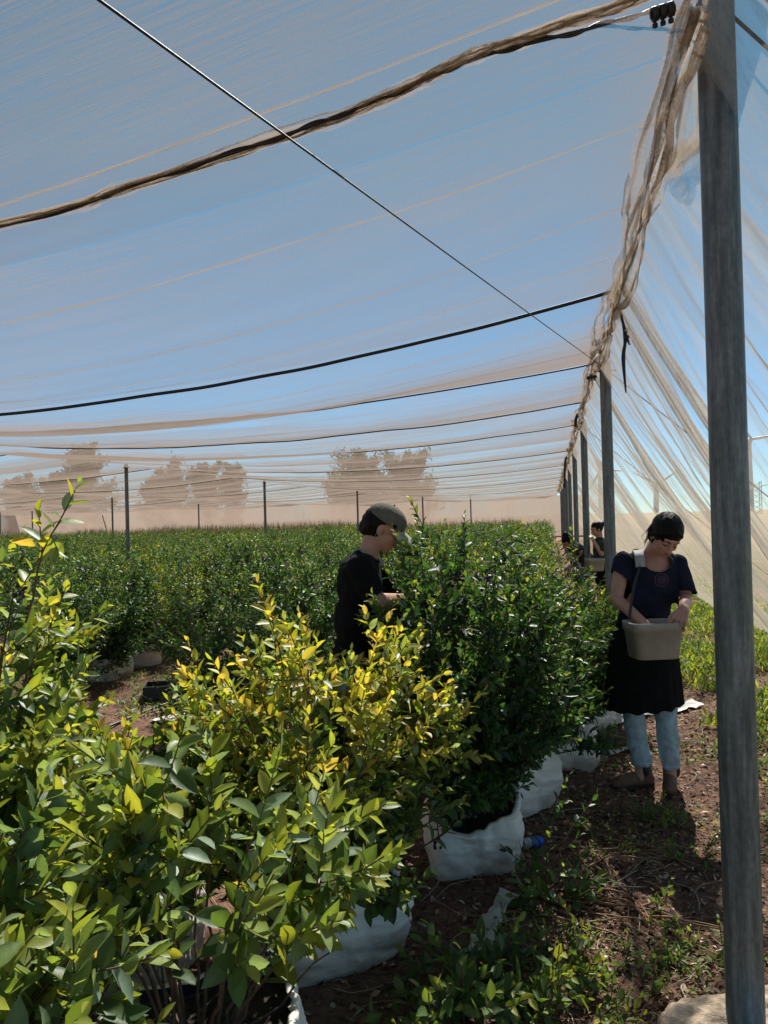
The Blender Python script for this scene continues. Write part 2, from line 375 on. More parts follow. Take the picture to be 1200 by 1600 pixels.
for i, (u, v) in enumerate(inner):
    hz = 812 - (u - 600) * .026
    z = (TOP - 1.6) * 1200 / (hz - v); z = min(z, 95)
    p = px(u, v, z); INP.append(p)
    lab = ['tall thin grey post left of centre, the biggest rising from the bushes', 'thin grey post in the bushes between the left post and the capped picker',
           'thin grey post just left of the capped picker', 'thin grey post just right of the cap', 'slim post rising from bushes right of the capped picker',
           'small post far behind the bushes left of the steel post row'][i] if i < 6 else ['', '', '', '', '', '', 'small post in the field just left of the tall left post', 'small post between the tall left post and the second tall one', 'small post in the gap left of the capped picker', 'small distant post near the left edge of the field', 'tiny distant post midway between the two left posts', 'tiny distant post left of the second tall left post', 'tiny distant post touching the left side of the tall left post view', 'tiny distant post right of the second tall left post', 'distant post at the very left edge', 'tiny distant post just right of the tall left post', 'tiny distant post behind the back of the cap'][i]
    e = post(p.x, p.y, p.z - G(p.x, p.y) + .02, .045, 'field_post', lab, 'post', 'thin posts standing in the field', n=10)

# ------------------------------------------------------------------ ceiling netting
SPAN = 10.4
def ceil_h(x, y):
    x = np.asarray(x, float); y = np.asarray(y, float)
    t = np.mod((PX - x) / SPAN, 1.0)
    s = .62 - .22 * np.clip((y - 5.2) / 2.5, 0, 1) - .08 * np.clip((y - 8) / 8, 0, 1)
    base = TOP - .03 - s * 4 * t * (1 - t) * (1 - .10 * np.clip((y - 3) / 2, 0, 1))
    f = (y - PY0) / (PS / 2); k = np.floor(f); f = f - k
    edge = np.clip((PX - .1 - x) / 2.6, 0.06, 1)
    amp = np.where(y < 5.1, .12, .85 / np.maximum(y, 5) * (1 + .35 * np.sin(k * 2.3 + 1))) * edge
    base = base - amp * 4 * f * (1 - f) * (1 + .5 * vn(x, y, .6, 4))
    base = base + edge * (.05 / (1 + np.maximum(y - 5, 0) * .12) * fbm(x, y * 2.0, .55, 11, 3) + .018 * fbm(x * .5, y * 4, 1.2, 14, 3))
    fold = np.clip((y - 6) / 3, 0, 1)
    base = base + fold * .014 * fbm(x * .35, y * 3, 2.2, 17, 3)
    return base
xs = np.concatenate([np.arange(.43, -8, -.07), np.arange(-8, -46, -.4)])
panel_names = ['overhead netting panel above the camera, in front of the nearest post', 'wide blue-looking netting panel between the nearest post and the second post',
               'pale netting panel just beyond the second post, open sky slit at its edge']
def panel(y0, y1, i):
    step = .035 if y0 < 7 else (.06 if y0 < 13 else .17)
    ys = np.arange(y0, y1 + step * .5, step); ys = np.clip(ys, y0, y1)
    X, Y = np.meshgrid(xs, ys, indexing='ij')
    Z = ceil_h(X, Y)
    if i >= 2:   # front edge lifted off its wire here and there: slits of open sky
        gap = np.clip(fbm(X, X * 0 + i * 7.1, .5, 31, 3) * .9 - .05, 0, .13)
        fr = np.clip(1 - (Y - y0) / .5, 0, 1)
        Y = Y + gap * fr * 1.5; Z = Z + gap * fr * .75
    # slack net gathers towards each cable
    fq = np.mod((Y - PY0) / (PS / 2), 1.0)
    D = 1 + .9 * np.clip(1 - (.43 - X) / .25, 0, 1) + 1.3 * np.clip((Y - 5) / 4, 0, 1) + .9 * np.clip((Y - 10) / 14, 0, 1) + .35 * np.clip(fbm(X * .5, Y * 5, 1.4, 21, 3), 0, 1)
    D = D * (1 + np.clip((Y - 4.6) / 1, 0, 1) * (-.45 + (1.8 + 2.6 * np.exp(-((Y - 7.3) / 1.3) ** 2)) * fq ** 2.5 + .5 * fbm(X * .4, Y * 2, 1.2, 23, 3)))
    D = np.maximum(D, .35)
    o = npmesh('ceiling_net', np.stack([X, Y, Z], -1).reshape(-1, 3), grid_faces(*X.shape), NET, dens=D.ravel())
    tag(o, panel_names[i] if i < 3 else '%s beige netting panel overhead counted away from the camera' % ords[i], 'net', 'overhead netting panels')
    return o
bounds = [-2.5] + [PY0 + PS * k for k in range(0, 12)]
panels = [panel(bounds[i], bounds[i + 1], i) for i in range(len(bounds) - 1)]
# sewn seams are parts of their panel
sm = net_mat('seam_tape', a=.38, c=(.40, .32, .25), streak=(5, 5, 5), dvar=.3)
for i, ys in [(0, .45), (0, 1.25), (0, 2.05), (1, 2.95), (1, 3.72), (1, 4.45), (1, 5.75), (1, 6.35), (1, 7.0), (2, 8.2), (2, 8.9), (2, 9.6), (2, 10.8), (3, 13.3), (3, 14.2), (3, 16.4), (4, 18.5), (4, 21.5)]:
    x = np.concatenate([np.arange(.40, -10, -.05), np.arange(-10, -32, -.4)])
    yy = ys + .05 * fbm(x, x * 0 + ys, .8, 41, 4); wd = .008 if ys < 5 else .010
    V = []
    for s in (-1, 1): V.append(np.stack([x, yy + s * wd * (1 + .4 * vn(x, x * 0 + ys, 4, 3)), ceil_h(x, yy) - .006], -1))
    V = np.concatenate(V); F = grid_faces(2, len(x))
    npmesh('seam', V, F, sm, panels[i], dens=np.full(len(V), 1.2))

# cross cables
def cross_cable(y, r, name, label, x1=-32, dz=-.014, mat=BLACK, n=8):
    x = np.arange(.42, x1, -.12)
    mb = MB(); mb.tube(np.stack([x, np.full_like(x, y), ceil_h(x, y) + dz], -1), r, n)
    o = mb.build(name, mat); tag(o, label, 'cable', 'cables under the overhead netting'); return o
cross_cable(5.15, .0125, 'support_cable', 'thick black cable crossing the netting halfway to the second post', x1=-42)
for k, y in enumerate([7.65, 10.2, 12.75, 17.85, 22.95, 30.6, 40.8]):
    cross_cable(y, .008 if y < 9 else .009, 'support_cable', ['dark cable crossing at the top of the second post', 'dark cable crossing midway between second and third posts', 'dark cable crossing at the third post'][k]
                if k < 3 else '%s thin dark cable line under the far netting, counted away from the third post' % ['first', 'second', 'third', 'fourth', 'fifth', 'sixth', 'seventh', 'eighth', 'ninth'][k - 3])

def rope_pts(a, b, n=40, sag=0):
    a = np.array(a, float); b = np.array(b, float); t = np.linspace(0, 1, n)[:, None]
    P = a + (b - a) * t; P[:, 2] -= (sag * 4 * t * (1 - t))[:, 0]; return P
# near cross wire with gathered net
def smooth_path(pts, n=40):
    pts = [Vector(p) for p in pts]; out = []
    for i in range(len(pts) - 1):
        p0 = pts[max(i - 1, 0)]; p1 = pts[i]; p2_ = pts[i + 1]; p3 = pts[min(i + 2, len(pts) - 1)]
        for k in range(max(2, n // (len(pts) - 1))):
            t = k / max(2, n // (len(pts) - 1))
            out.append(.5 * ((2 * p1) + (-p0 + p2_) * t + (2 * p0 - 5 * p1 + 4 * p2_ - p3) * t * t + (-p0 + 3 * p1 - 3 * p2_ + p3) * t ** 3))
    out.append(pts[-1]); return np.array([tuple(p) for p in out])
def at_y(u, v, Y): return px(u, v, Y / ((u - 600) / 1200 * ST + CT))
def on_net(u, v, d=.025):
    best = None
    for Y in np.arange(.8, 4.6, .02):
        p = at_y(u, v, Y); e_ = abs(p.z - float(ceil_h(p.x, p.y)) + d)
        if best is None or e_ < best[0]: best = (e_, p)
    return best[1]
def near_cross():
    cp = [(PX, PY0, 3.12)] + [at_y(1035, 17, 2.50)] + [on_net(u, v) for u, v in ((900, 50), (740, 92), (600, 152), (440, 213), (200, 292), (0, 353))]; y0_ = cp[-1].y
    cp += [(x, y0_, float(ceil_h(x, y0_)) - .03) for x in (-4, -5.5, -7, -9, -11)]
    C = smooth_path(cp, 260)
    bp = [on_net(u, v, .02) for u, v, d in ((1110, -50, .36), (985, 0, .30), (850, 47, .2), (720, 92, .08), (600, 150, .01), (440, 211, 0), (200, 290, 0), (0, 351, 0))]
    bp += [(x, y0_, float(ceil_h(x, y0_)) - .03) for x in (-4, -5.5, -7, -9)]
    B = smooth_path(bp, 300)
    o0 = np.array([PX, PY0, 3.1])
    e = empty('joining_cable', tuple(o0), 0, 'near black cable wrapped in brown gathered net, from the nearest post to the left edge', 'cable')
    mb = MB(); t = np.arange(len(C)); mb.tube(C - o0, .0055, 8); mb.tube(C - o0 + np.stack([0 * t, .007 * np.sin(t * .5), .007 * np.cos(t * .5)], -1), .0042, 6); mb.build('cable', BLACK, e)
    n = len(B); i = np.arange(n) * 1.0
    for j in range(9):
        dy = .03 * fbm(i * .05, i * 0 + j, 1, 60 + j, 3) + .004 * (j - 4); dz = -.004 + .014 * fbm(i * .06, i * 0 + j, 1, 70 + j, 3)
        wv = (.003 + .026 * np.clip(.15 + fbm(i * .045, i * 0 + j * 3, 1, 80 + j, 3), 0, 1)) * (1 + .9 * np.clip(1 - i / 90, 0, 1))
        V = [B - o0 + np.stack([0 * i, dy + q * wv, dz + .006 * math.cos(q * 9 + j) + .006 * vn(i * .4, i * 0 + q * 3, 1, j)], -1) for q in np.linspace(-1, 1, 5)]
        npmesh('net_fold', np.concatenate(V), grid_faces(5, n), BUND, e, dens=np.full(5 * n, .8 + .5 * (j % 3)))
    # loose threads pulled out of the bundle
    for j in range(0):
        a = 30 + j * 45; k = np.arange(a, min(a + 60, n)); f = (k - a) / 60
        mb = MB(); mb.tube(B[k] - o0 + np.stack([0 * f, -.07 * np.sin(f * math.pi) * (1 + .3 * j % 2), 0 * f + .01], -1), .0016, 4); mb.build('loose_thread', WIRE, e)
near_cross()
# tensioners (ribbed cable clamps)
def clamp(p, q, label):
    p = Vector(p); q = Vector(q); d = (q - p).normalized(); e = empty('cable_clamp', p, 0, label, 'cable clamp', 'cable clamps beside the posts')
    mb = MB(); Lh = (q - p).length
    mb.tube([d * 0, d * Lh], .011, 8)
    for k in range(3):
        c = d * (Lh * (.18 + .32 * k))
        mb.tube([c - d * .008, c + d * .008], .019, 10)
    mb.build('clamp_body', BLACK, e)
    m2 = MB()
    for k in range(3):
        c = d * (Lh * (.18 + .32 * k)); m2.tube([c, c + Vector((0, 0, -.032))], .005, 6); m2.tube([c + Vector((0, 0, -.028)), c + Vector((0, 0, -.036))], .008, 6)
    m2.build('bolt', BLACK, e)
z0 = 2.3
clamp(on_net(1016, 24, .05), on_net(1055, 12, .05), 'ribbed black clamp on the cable left of the nearest post')
clamp(px(917, 591, 7.2), px(932, 588, 7.2), 'small black clamp on the wire left of the second post top')
# straight wires
def wire(a, b, r, name, label, sag=0, mat=WIRE, group=None, cat='wire'):
    mb = MB(); mb.tube(rope_pts(a, b, 30, sag), r, 6); o = mb.build(name, mat); return tag(o, label, cat, group)
p2 = Vector((PX, PY0 + PS, 2.99))
dwa = on_net(155, 0, .34); dirw = (dwa - p2)
wire(p2, p2 + dirw * 1.6, .0028, 'brace_wire', 'long straight wire running diagonally under the netting to the second post top', mat=BLACK)
pt = Vector((PX, PY0, 3.33))
wire(pt, (4.3, 3.4, .0), .006, 'guy_wire', 'upper dark guy wire going down right from the nearest post', mat=BLACK, group='guy wires of the nearest post')
wire(pt + Vector((0, 0, -.14)), (4.1, 3.7, 0), .006, 'guy_wire', 'lower dark guy wire going down right from the nearest post', mat=BLACK, group='guy wires of the nearest post')
wire(p2, (3.9, PY0 + PS + .2, 0), .006, 'guy_wire', 'dark guy wire going down right from the second post', mat=BLACK, group='guy wires')
wire(Vector((PX, PY0 + 2 * PS, 3.0)), (3.9, PY0 + 2 * PS + .2, 0), .006, 'guy_wire', 'dark guy wire going down right from the third post', mat=BLACK, group='guy wires')

# ------------------------------------------------------------------ side netting
def side_net():
    Ys = np.concatenate([np.arange(1.2, 14, .03), np.arange(14, 50, .12)]); T = np.linspace(0, 1, 90)
    Y, t = np.meshgrid(Ys, T, indexing='ij')
    hem = 2.62 + .18 * fbm(Y, Y * 0, .35, 91, 3)
    X = .45 + (hem - .45) * (t ** 1.08)
    Zt = TOP - .06; Z = Zt * (1 - t) - .22 * 4 * t * (1 - t) * (.6 + .4 * np.sin(Y * 1.23))
    # folds fan out down the slope, slanting with the pull of the net
    q = Y + .55 * t * np.sin(Y * .8 + 1) - .5 * t
    f1 = fbm(q, t * .5, 1.5, 95, 3); f2 = fbm(q, t * .7, 6.0, 99, 3) + .5 * fbm(q + .3 * t, t * .5, 15, 98, 2)
    amp = np.clip(t * 4, .25, 1) * (.35 + .65 * np.clip(1.3 - t, 0, 1))
    nX, nZ = .82, .57
    d = amp * (.11 * f1 + .045 * f2)
    X = X + nX * d; Z = Z + nZ * d
    Z = np.maximum(Z, .03 + gh(X, Y) + .02 * (1 + f2))
    # gathered swathes hang from the hooks
    D = np.ones_like(X)
    for (yc, wd, sl, st) in [(5.3, .10, 1.1, 2.6), (5.75, .05, .55, 1.7), (7.9, .10, 1.2, 2.6), (8.9, .06, .2, 1.6), (10.4, .13, .9, 2.4), (12.9, .13, .8, 2.4), (3.0, .08, .9, 2), (15.4, .2, .6, 2.2), (18, .2, .6, 2.2), (20.5, .2, .6, 2.2)]:
        D += (.75 if yc in (5.3, 5.75) else .28) * st * np.exp(-((Y - (yc + sl * t)) / (wd * (.5 + 2.2 * t))) ** 2)
    D += 1.1 * np.clip(np.abs(fbm(q + .1, t * .25, 9, 97, 3)) * -4 + .9, 0, 1) ** 2 + .9 * np.clip(f2, 0, 1) + .5 * np.clip((t - .8) * 5, 0, 1) + .8 * np.clip(1 - t * 14, 0, 1)
    D *= .75
    o = npmesh('side_net', np.stack([X, Y, Z], -1).reshape(-1, 3), grid_faces(*X.shape), SIDE, dens=D.ravel())
    return tag(o, 'beige netting draped from the overhead edge to the grass on the right', 'net')
sn = side_net()
def ribbon(path, wid, mat, dens, name, parent, seed, nx=7, crump=.02):
    """crumpled gathered strip of net along a path"""
    P = np.array(path); n = len(P); T = np.gradient(P, axis=0); T /= np.linalg.norm(T, axis=1, keepdims=True)
    side = np.cross(T, [0, 0, 1.]); side /= np.linalg.norm(side, axis=1, keepdims=True); up = np.cross(side, T)
    s = np.linspace(-1, 1, nx); V = []
    for j, q in enumerate(s):
        a = q * 2.6 + seed
        i = np.arange(n)
        w_ = wid * (1 + .5 * vn(i * .07, i * 0., 1, seed)) 
        off = side * (w_ * q + crump * vn(i * .14, i * 0 + j * 3, 1, seed))[:, None] + up * (wid * .5 * np.sin(a * 1.7) + crump * 1.5 * vn(i * .1, i * 0 + j * 5, 1, seed + 2))[:, None]
        V.append(P + off)
    return npmesh(name, np.concatenate(V), grid_faces(nx, n), mat, parent, dens=np.full(nx * n, dens))
# gathered edge where the overhead and side nets meet
ebe = empty('edge_bundle', (.43, 2.4, 3.0), 0, 'thick brown rope of gathered net running along the top edge between the two nets', 'net bundle')
ey = np.arange(2.2, 46, .04)
for j in range(5):
    hgt = TOP - .05 - .10 * np.abs(np.sin((ey - PY0) / PS * np.pi)) - .025 * j + .05 * fbm(ey, ey * 0, .9, 127, 2)
    th = np.where(ey < 5.3, 1.0, .6)
    P = np.stack([.43 + .075 * fbm(ey, ey * 0 + j, 1.1, 120 + j, 3) + .012 * (j - 3), ey, hgt + .05 * fbm(ey, ey * 0 + j, 1.3, 130 + j, 3)], -1) - np.array([.43, 2.4, 3.0])
    ribbon(P, (.026, .017, .009, .022, .012, .010)[j], BUND, (.5, .8, 1.5, .5, .9, 1.8)[j], 'net_strand', ebe, 7 + j, 6, .045)
# loose torn flap near the nearest post
fl = []
for k, (u, v, z) in enumerate([(1100, 70, 2.5), (1098, 160, 2.7), (1090, 215, 2.9), (1062, 235, 3.1), (1045, 262, 3.3)]): fl.append(px(u, v, z))
def smooth_path(pts, n=40):
    pts = [Vector(p) for p in pts]; out = []
    for i in range(len(pts) - 1):
        p0 = pts[max(i - 1, 0)]; p1 = pts[i]; p2_ = pts[i + 1]; p3 = pts[min(i + 2, len(pts) - 1)]
        for k in range(max(2, n // (len(pts) - 1))):
            t = k / max(2, n // (len(pts) - 1))
            out.append(.5 * ((2 * p1) + (-p0 + p2_) * t + (2 * p0 - 5 * p1 + 4 * p2_ - p3) * t * t + (-p0 + 3 * p1 - 3 * p2_ + p3) * t ** 3))
    out.append(pts[-1]); return np.array([tuple(p) for p in out])
fo = np.array(ebe.location)
for j in range(3):
    ribbon(smooth_path(fl) - fo + np.array([.01 * j, 0, -.01 * j]), .03, BUND, .35, 'torn_flap', ebe, 31 + j, 6, .05)
# swathes of gathered side net hanging down
for k, (yc, sl, ln) in enumerate([(5.35, 1.1, .85), (7.95, 1.2, .9), (4.9, .6, .3)]):
    t = np.linspace(.0, ln, 60)
    P = np.stack([.47 + 2.1 * t ** 1.08 - .03, yc + sl * t, (TOP - .06) * (1 - t) - .25 * t * (1 - t)], -1)
    w_ = .03 + .17 * t
    n = len(t); V = []
    for q in np.linspace(-1, 1, 9):
        V.append(P + np.stack([.02 * np.sin(q * 7 + t * 3), q * w_, .02 * np.cos(q * 9) - q * w_ * .25], -1))
    npmesh('net_fold', np.concatenate(V), grid_faces(9, n), SIDE, sn, dens=np.full(9 * n, 1.5))
# S hooks
def shook(p, s, label):
    e = []; 
    for k in range(15):
        a = k / 14 * 2 * math.pi
        e.append(Vector((math.sin(a * 1.0) * .5 * s, 0, (.5 - k / 14) * 1.6 * s)) + Vector((0, .1 * s * math.cos(a), 0)))
    mb = MB(); mb.tube([Matrix.Rotation(TH, 3, 'Z') @ q for q in e], s * .13, 6)
    o = mb.build('s_hook', BLACK); o.location = p
    tag(o, label, 'hook', 'black hooks holding the net edge')
shook(px(1022, 276, 3.4), .03, 'uppermost black S-shaped hook in the gathered net edge')
shook(px(978, 456, 4.75), .034, 'black S-shaped hook right of the thick cable end')
shook(px(957, 475, 5.2), .03, 'black S-shaped hook left of the hanging strap')
shook(px(954, 534, 6.3), .034, 'lowest black S-shaped hook just above the second post')
# hanging black strap with a knot
sp = smooth_path([px(962, 445, 4.95), px(968, 480, 4.95), px(977, 525, 4.9), px(974, 560, 4.9), px(978, 614, 4.9)], 40)
mb = MB(); mb.tube(sp, np.interp(np.arange(len(sp)), [0, 15, 20, 24, 30, len(sp)], [.007, .008, .014, .01, .013, .003]), 8)
mb.sphere(px(979, 527, 4.88), .018); mb.sphere(px(977, 519, 4.88), .014)
mb.tube([px(979, 527, 4.88), px(984, 538, 4.86)], .008, 6)
tag(mb.build('hanging_strap', BLACK), 'black knotted strap hanging from the thick cable end', 'strap')
for k, (u, v, z, lab) in enumerate([(902, 655, 10.2, 'black strap end hanging under the net between second and third posts'), (885, 722, 15.5, 'thin black strap end hanging beside the far posts')]):
    mb = MB(); a = px(u + 1, v - 8, z); mb.tube(smooth_path([a, px(u - 2, v, z), px(u - 3, v + (12 if k == 0 else 40), z)], 14), .022, 6)
    tag(mb.build('hanging_strap', BLACK), lab, 'strap')
# far end wall of net
def end_net():
    X = np.concatenate([np.arange(2.5, -46, -.25)]); T = np.linspace(0, 1, 14); Xg, t = np.meshgrid(X, T, indexing='ij')
    Y = 58.6 + 1.2 * t + .35 * fbm(Xg, t, .5, 141, 3); Z = (1 - t) * 3.0 + .25 * vn(Xg, t, .2, 144) * (1 - t)
    D = 20 + 5 * fbm(Xg, t, .5, 149, 3)
    o = npmesh('end_net', np.stack([Xg, Y, Z], -1).reshape(-1, 3), grid_faces(*Xg.shape), NET, dens=D.ravel())
    tag(o, 'far upright wall of beige net closing the end of the field', 'net')
end_net()
def left_net():
    Yv = np.arange(2, 62, .4); T = np.linspace(0, 1, 12); Yg, t = np.meshgrid(Yv, T, indexing='ij')
    X = -46 - 2 * t + .3 * fbm(Yg, t, .4, 151, 3)
    o = npmesh('far_side_net', np.stack([X, Yg, 3 * (1 - t)], -1).reshape(-1, 3), grid_faces(*X.shape), NET, dens=(12 + fbm(Yg, t, .5, 159, 2)).ravel())
    tag(o, 'distant beige net wall along the left side of the field', 'net')
left_net()

# ------------------------------------------------------------------ leaves
GREEN = np.array([(.022, .060, .020), (.035, .088, .022), (.055, .125, .028), (.03, .075, .035)])
LIME = np.array([(.19, .24, .035), (.25, .28, .04), (.15, .21, .05), (.31, .31, .05)])
GOLD = np.array([(.42, .40, .05), (.48, .42, .08), (.42, .32, .08), (.30, .36, .05)])
def leaf_mesh(P, D, Nn, Ln, Wd, C, seg=4, fold=.22, curl=.25):
    n = len(P); D = D / np.linalg.norm(D, axis=1, keepdims=True)
    S = np.cross(D, Nn); S /= (np.linalg.norm(S, axis=1, keepdims=True) + 1e-9); U = np.cross(S, D)
    if seg == 1:
        tip = P + D * Ln[:, None]; mid = P + D * (Ln * .45)[:, None]
        l = mid - S * (Wd * .5)[:, None] + U * (Wd * fold)[:, None]; r = mid + S * (Wd * .5)[:, None] + U * (Wd * fold)[:, None]
        V = np.stack([P, r, tip, l], 1).reshape(-1, 3); b = np.arange(n)[:, None] * 4
        F = np.concatenate([b + np.array([0, 1, 2]), b + np.array([0, 2, 3])])
        return V, F, np.repeat(C, 4, 0)
    ts = np.linspace(0, 1, seg + 1); prof = np.sin(np.pi * ts ** .85) ** .8; prof[0] = .08; prof[-1] = .02
    rows = []
    cv = (curl * (rs.rand(n) - .25))[:, None]
    for t, p_ in zip(ts, prof):
        m = P + D * (Ln * t)[:, None] - U * cv * (Ln * t * t)[:, None]
        l = m - S * (Wd * .5 * p_)[:, None] + U * (Wd * fold * p_)[:, None]; r = m + S * (Wd * .5 * p_)[:, None] + U * (Wd * fold * p_)[:, None]
        rows.append(np.stack([l, m, r], 1))
    V = np.stack(rows, 1).reshape(-1, 3); k = (seg + 1) * 3; b = np.arange(n)[:, None] * k
    F = []
    for i in range(seg):
        for j in (0, 1):
            a = i * 3 + j; F.append(b + np.array([a, a + 1, a + 4, a + 3]))
    cc = np.repeat(C, k, 0).reshape(n, seg + 1, 3, 3) * np.array([.93, 1.22, .93])[None, None, :, None]
    return V, np.concatenate(F), cc.reshape(-1, 3)

def rv(n): 
    v = rs.randn(n, 3); return v / np.linalg.norm(v, axis=1, keepdims=True)
def bush_data(H, Rr, ncane, nshoot, leafL, young=.3, gold=0., seg=4, base=.28, step=.016, berries=0, low=.30, extra=None, dark=0, shoot=(.12, .26), offs=(0, 0), minz=0, light=0., glauc=.05):
    """returns foliage, stems, berries pieces"""
    stems = MB(); bb = []; P, D, Nn, Ln, Wd, C = [], [], [], [], [], []
    canes = []
    for i in range(ncane):
        a = i / ncane * 2 * np.pi + rs.rand() * .8; rr = Rr * (.15 + .75 * math.sqrt(rs.rand())); h = H * (1 - .35 * (rr / Rr) ** 2) * (.82 + .18 * rs.rand()) - .05
        if i % 5 < 2: rr = Rr * (.72 + .28 * rs.rand()); h = base + (H - base) * rs.uniform(.08, .62)
        p0 = np.array([math.cos(a) * .04, math.sin(a) * .04, base - .03]); p3 = np.array([math.cos(a) * rr + offs[0], math.sin(a) * rr + offs[1], h])
        p1 = p0 + np.array([math.cos(a) * rr * .25, math.sin(a) * rr * .25, (h - base) * .4])
        t = np.linspace(0, 1, 9)[:, None]
        Q = (1 - t) ** 2 * p0 + 2 * t * (1 - t) * p1 + t * t * p3; Q += rs.randn(*Q.shape) * .006 * (t > 0)
        canes.append(Q); stems.tube(Q, np.linspace(.0065, .0025, 9) * min(1, H), 5)
    if extra is not None:
        for q in extra: Q = np.array(q, float); canes.append(Q); stems.tube(Q, np.linspace(.004, .002, len(Q)), 5)
    shoots = []
    for s in range(nshoot):
        Q = canes[rs.randint(ncane)]; t = low + (1 - low) * rs.rand() ** .8; f = t * 8; i = min(int(f), 7); o = Q[i] + (Q[i + 1] - Q[i]) * (f - i)
        out = np.array([o[0], o[1], 0]); out /= (np.linalg.norm(out) + 1e-6)
        d = out * (.6 + .5 * rs.rand()) + np.array([0, 0, -.15 + 1.0 * t * rs.rand() + .5 * t * o[2] / H]) + rs.randn(3) * .55
        d /= np.linalg.norm(d); ln = shoot[0] + (shoot[1] - shoot[0]) * rs.rand()
        shoots.append((o, d, ln, t))
    if extra is not None:
        for q in extra:
            Q = np.array(q, float); 
            shoots.append((Q[-2], (Q[-1] - Q[-2]) / np.linalg.norm(Q[-1] - Q[-2]), .14, 1.)); shoots.append((Q[-3], Q[-1] - Q[-2] + rs.randn(3) * .02, .1, 1.))
            for kk in range(len(Q) // 2, len(Q) - 1): shoots.append((Q[kk], rs.randn(3) * .5 + np.array([0, 0, .5]), .07, 1.))
    for (o, d, ln, t) in shoots:
        d = d / np.linalg.norm(d)
        if o[2] + d[2] * ln < minz: continue
        n = max(4, int(ln / step)); tt = np.linspace(.12, 1, n)
        bend = np.array([0, 0, 1.]) * .25 * ln
        pts = o + d * (tt * ln)[:, None] + bend * (tt ** 2)[:, None]
        if seg > 1: stems.tube(np.concatenate([[o], pts[::max(1, n // 3)]]), .0022, 4, cap=False)
        a = np.cross(d, [0, 0, 1.]); a /= (np.linalg.norm(a) + 1e-6); b = np.cross(a, d)
        ph = np.arange(n) * 2.4 + rs.rand() * 6
        rad = np.cos(ph)[:, None] * a + np.sin(ph)[:, None] * b
        al = np.radians(np.interp(tt, [0, 1], [78, 30])) + rs.randn(n) * .18
        dd = d * np.cos(al)[:, None] + rad * np.sin(al)[:, None] + np.array([0, 0, .12]) + rs.randn(n, 3) * .10
        nn = d * np.sin(al)[:, None] * 1.0 - rad * np.cos(al)[:, None] * .6 + rs.randn(n, 3) * .35 + np.array([0, 0, .5])
        L_ = leafL * (1.1 - .55 * tt ** 3) * (.75 + .45 * rs.rand(n))
        P.append(pts); D.append(dd); Nn.append(nn); Ln.append(L_); Wd.append(L_ * (.42 + .14 * rs.rand(n)))
        hh = np.clip((o[2] / H - .3) * 1.9, 0, 1)
        yy = young * (.35 + .9 * hh) * (.4 + rs.rand()); c = (GREEN[rs.randint(4, size=n)] * (1 - light) + np.array([.13, .18, .05]) * light) * (.8 + .4 * rs.rand(n, 1)) * (1 - .35 * dark)
        my = np.clip((tt - (1 - yy)) * 2.2, 0, 1)[:, None] * (rs.rand(n, 1) * .5 + .6)
        my = np.clip(my, 0, 1)
        gsel = rs.rand() < gold * hh * 1.4
        tgt = (GOLD if gsel else LIME)[rs.randint(4, size=n)]
        if gsel: my = np.clip(my * 1.5 + .35, 0, 1)
        gl = (rs.rand(n, 1) < glauc) * rs.rand(n, 1)
        cc_ = c * (1 - my) + tgt * my
        C.append(cc_ * (1 - gl) + np.array([.20, .28, .20]) * gl)
        if berries and rs.rand() < berries:
            bp = o + d * ln * .25; cb_ = MB(); bb.append(cb_)
            for k in range(rs.randint(4, 10)):
                q = bp + rs.randn(3) * .014 - np.array([0, 0, .012]); rb = .0062 + .002 * rs.rand()
                u = rs.rand(); cc = (.010, .014, .035) if u < .75 else ((.05, .06, .10) if u < .93 else (.14, .04, .05))
                cb_.sphere(q, rb, 6 if seg < 4 else 8, 4 if seg < 4 else 6, cc)
    P = np.concatenate(P); D = np.concatenate(D); Nn = np.concatenate(Nn); Ln = np.concatenate(Ln); Wd = np.concatenate(Wd); C = np.concatenate(C)
    fl = Nn[:, 2] < 0
    Nn[fl & (rs.rand(len(fl)) < .8)] *= -1
    return leaf_mesh(P, D, Nn, Ln, Wd, C, seg), stems, bb

# ------------------------------------------------------------------ grow bag
def bag_data(wd, h, seed, dip=0, dip_a=0, nr=64, detail=True, lean=(0, 0)):
    a = np.linspace(0, 2 * np.pi, nr, endpoint=False); e = .32
    ca, sa = np.cos(a), np.sin(a); rr = 1 / (np.abs(ca) ** 6 + np.abs(sa) ** 6) ** (1 / 6)
    rows = []; hs = list(np.linspace(0, 1, 30)) + [1.015, 1.0, .96, .90, .86]
    ins = [0] * 30 + [.012, .024, .03, .035, .04]
    for k, (t, iw) in enumerate(zip(hs, ins)):
        bulge = .97 + .05 * math.sin(math.pi * min(t, 1)) - .05 * (1 - min(t, 1)) ** 6 - .05 * min(t, 1) ** 3
        hh = h * t * (1 - dip * np.clip(np.cos(a - dip_a), 0, 1) ** 1.5 * (t ** 1.2))
        r = wd / 2 * rr * bulge - iw
        wr = -.030 * np.abs(fbm(ca * 1.5 + t * 1.1, sa * 1.5 - t * 1.3, 1.5, seed % 31 + 60, 4)) + .012 * fbm(ca * 1.6 + t * .4, sa * 1.6 + t * 1.6, 1.2, seed % 50, 4) + .016 * fbm(ca * 4 + t * .8, sa * 4 - t * .6, 1.3, seed % 47, 3)
        wr = wr + .016 * fbm(ca * 1.2 + t * 5, sa * 1.2 + t * 2, 1.1, seed % 40 + 3, 3)
        r = r + wr * (1 if k < 32 else .4) * (1 - .25 * (t < .1))
        rows.append(np.stack([r * ca + lean[0] * t, r * sa + lean[1] * t, hh + (0 if t == 0 else .05 * fbm(ca * 1.7, sa * 1.7, 1, seed % 30, 3) * t)], -1))
    V = np.concatenate(rows); F = grid_faces(len(hs), nr, True)[:, ::-1]
    return V, F, rows[-1]
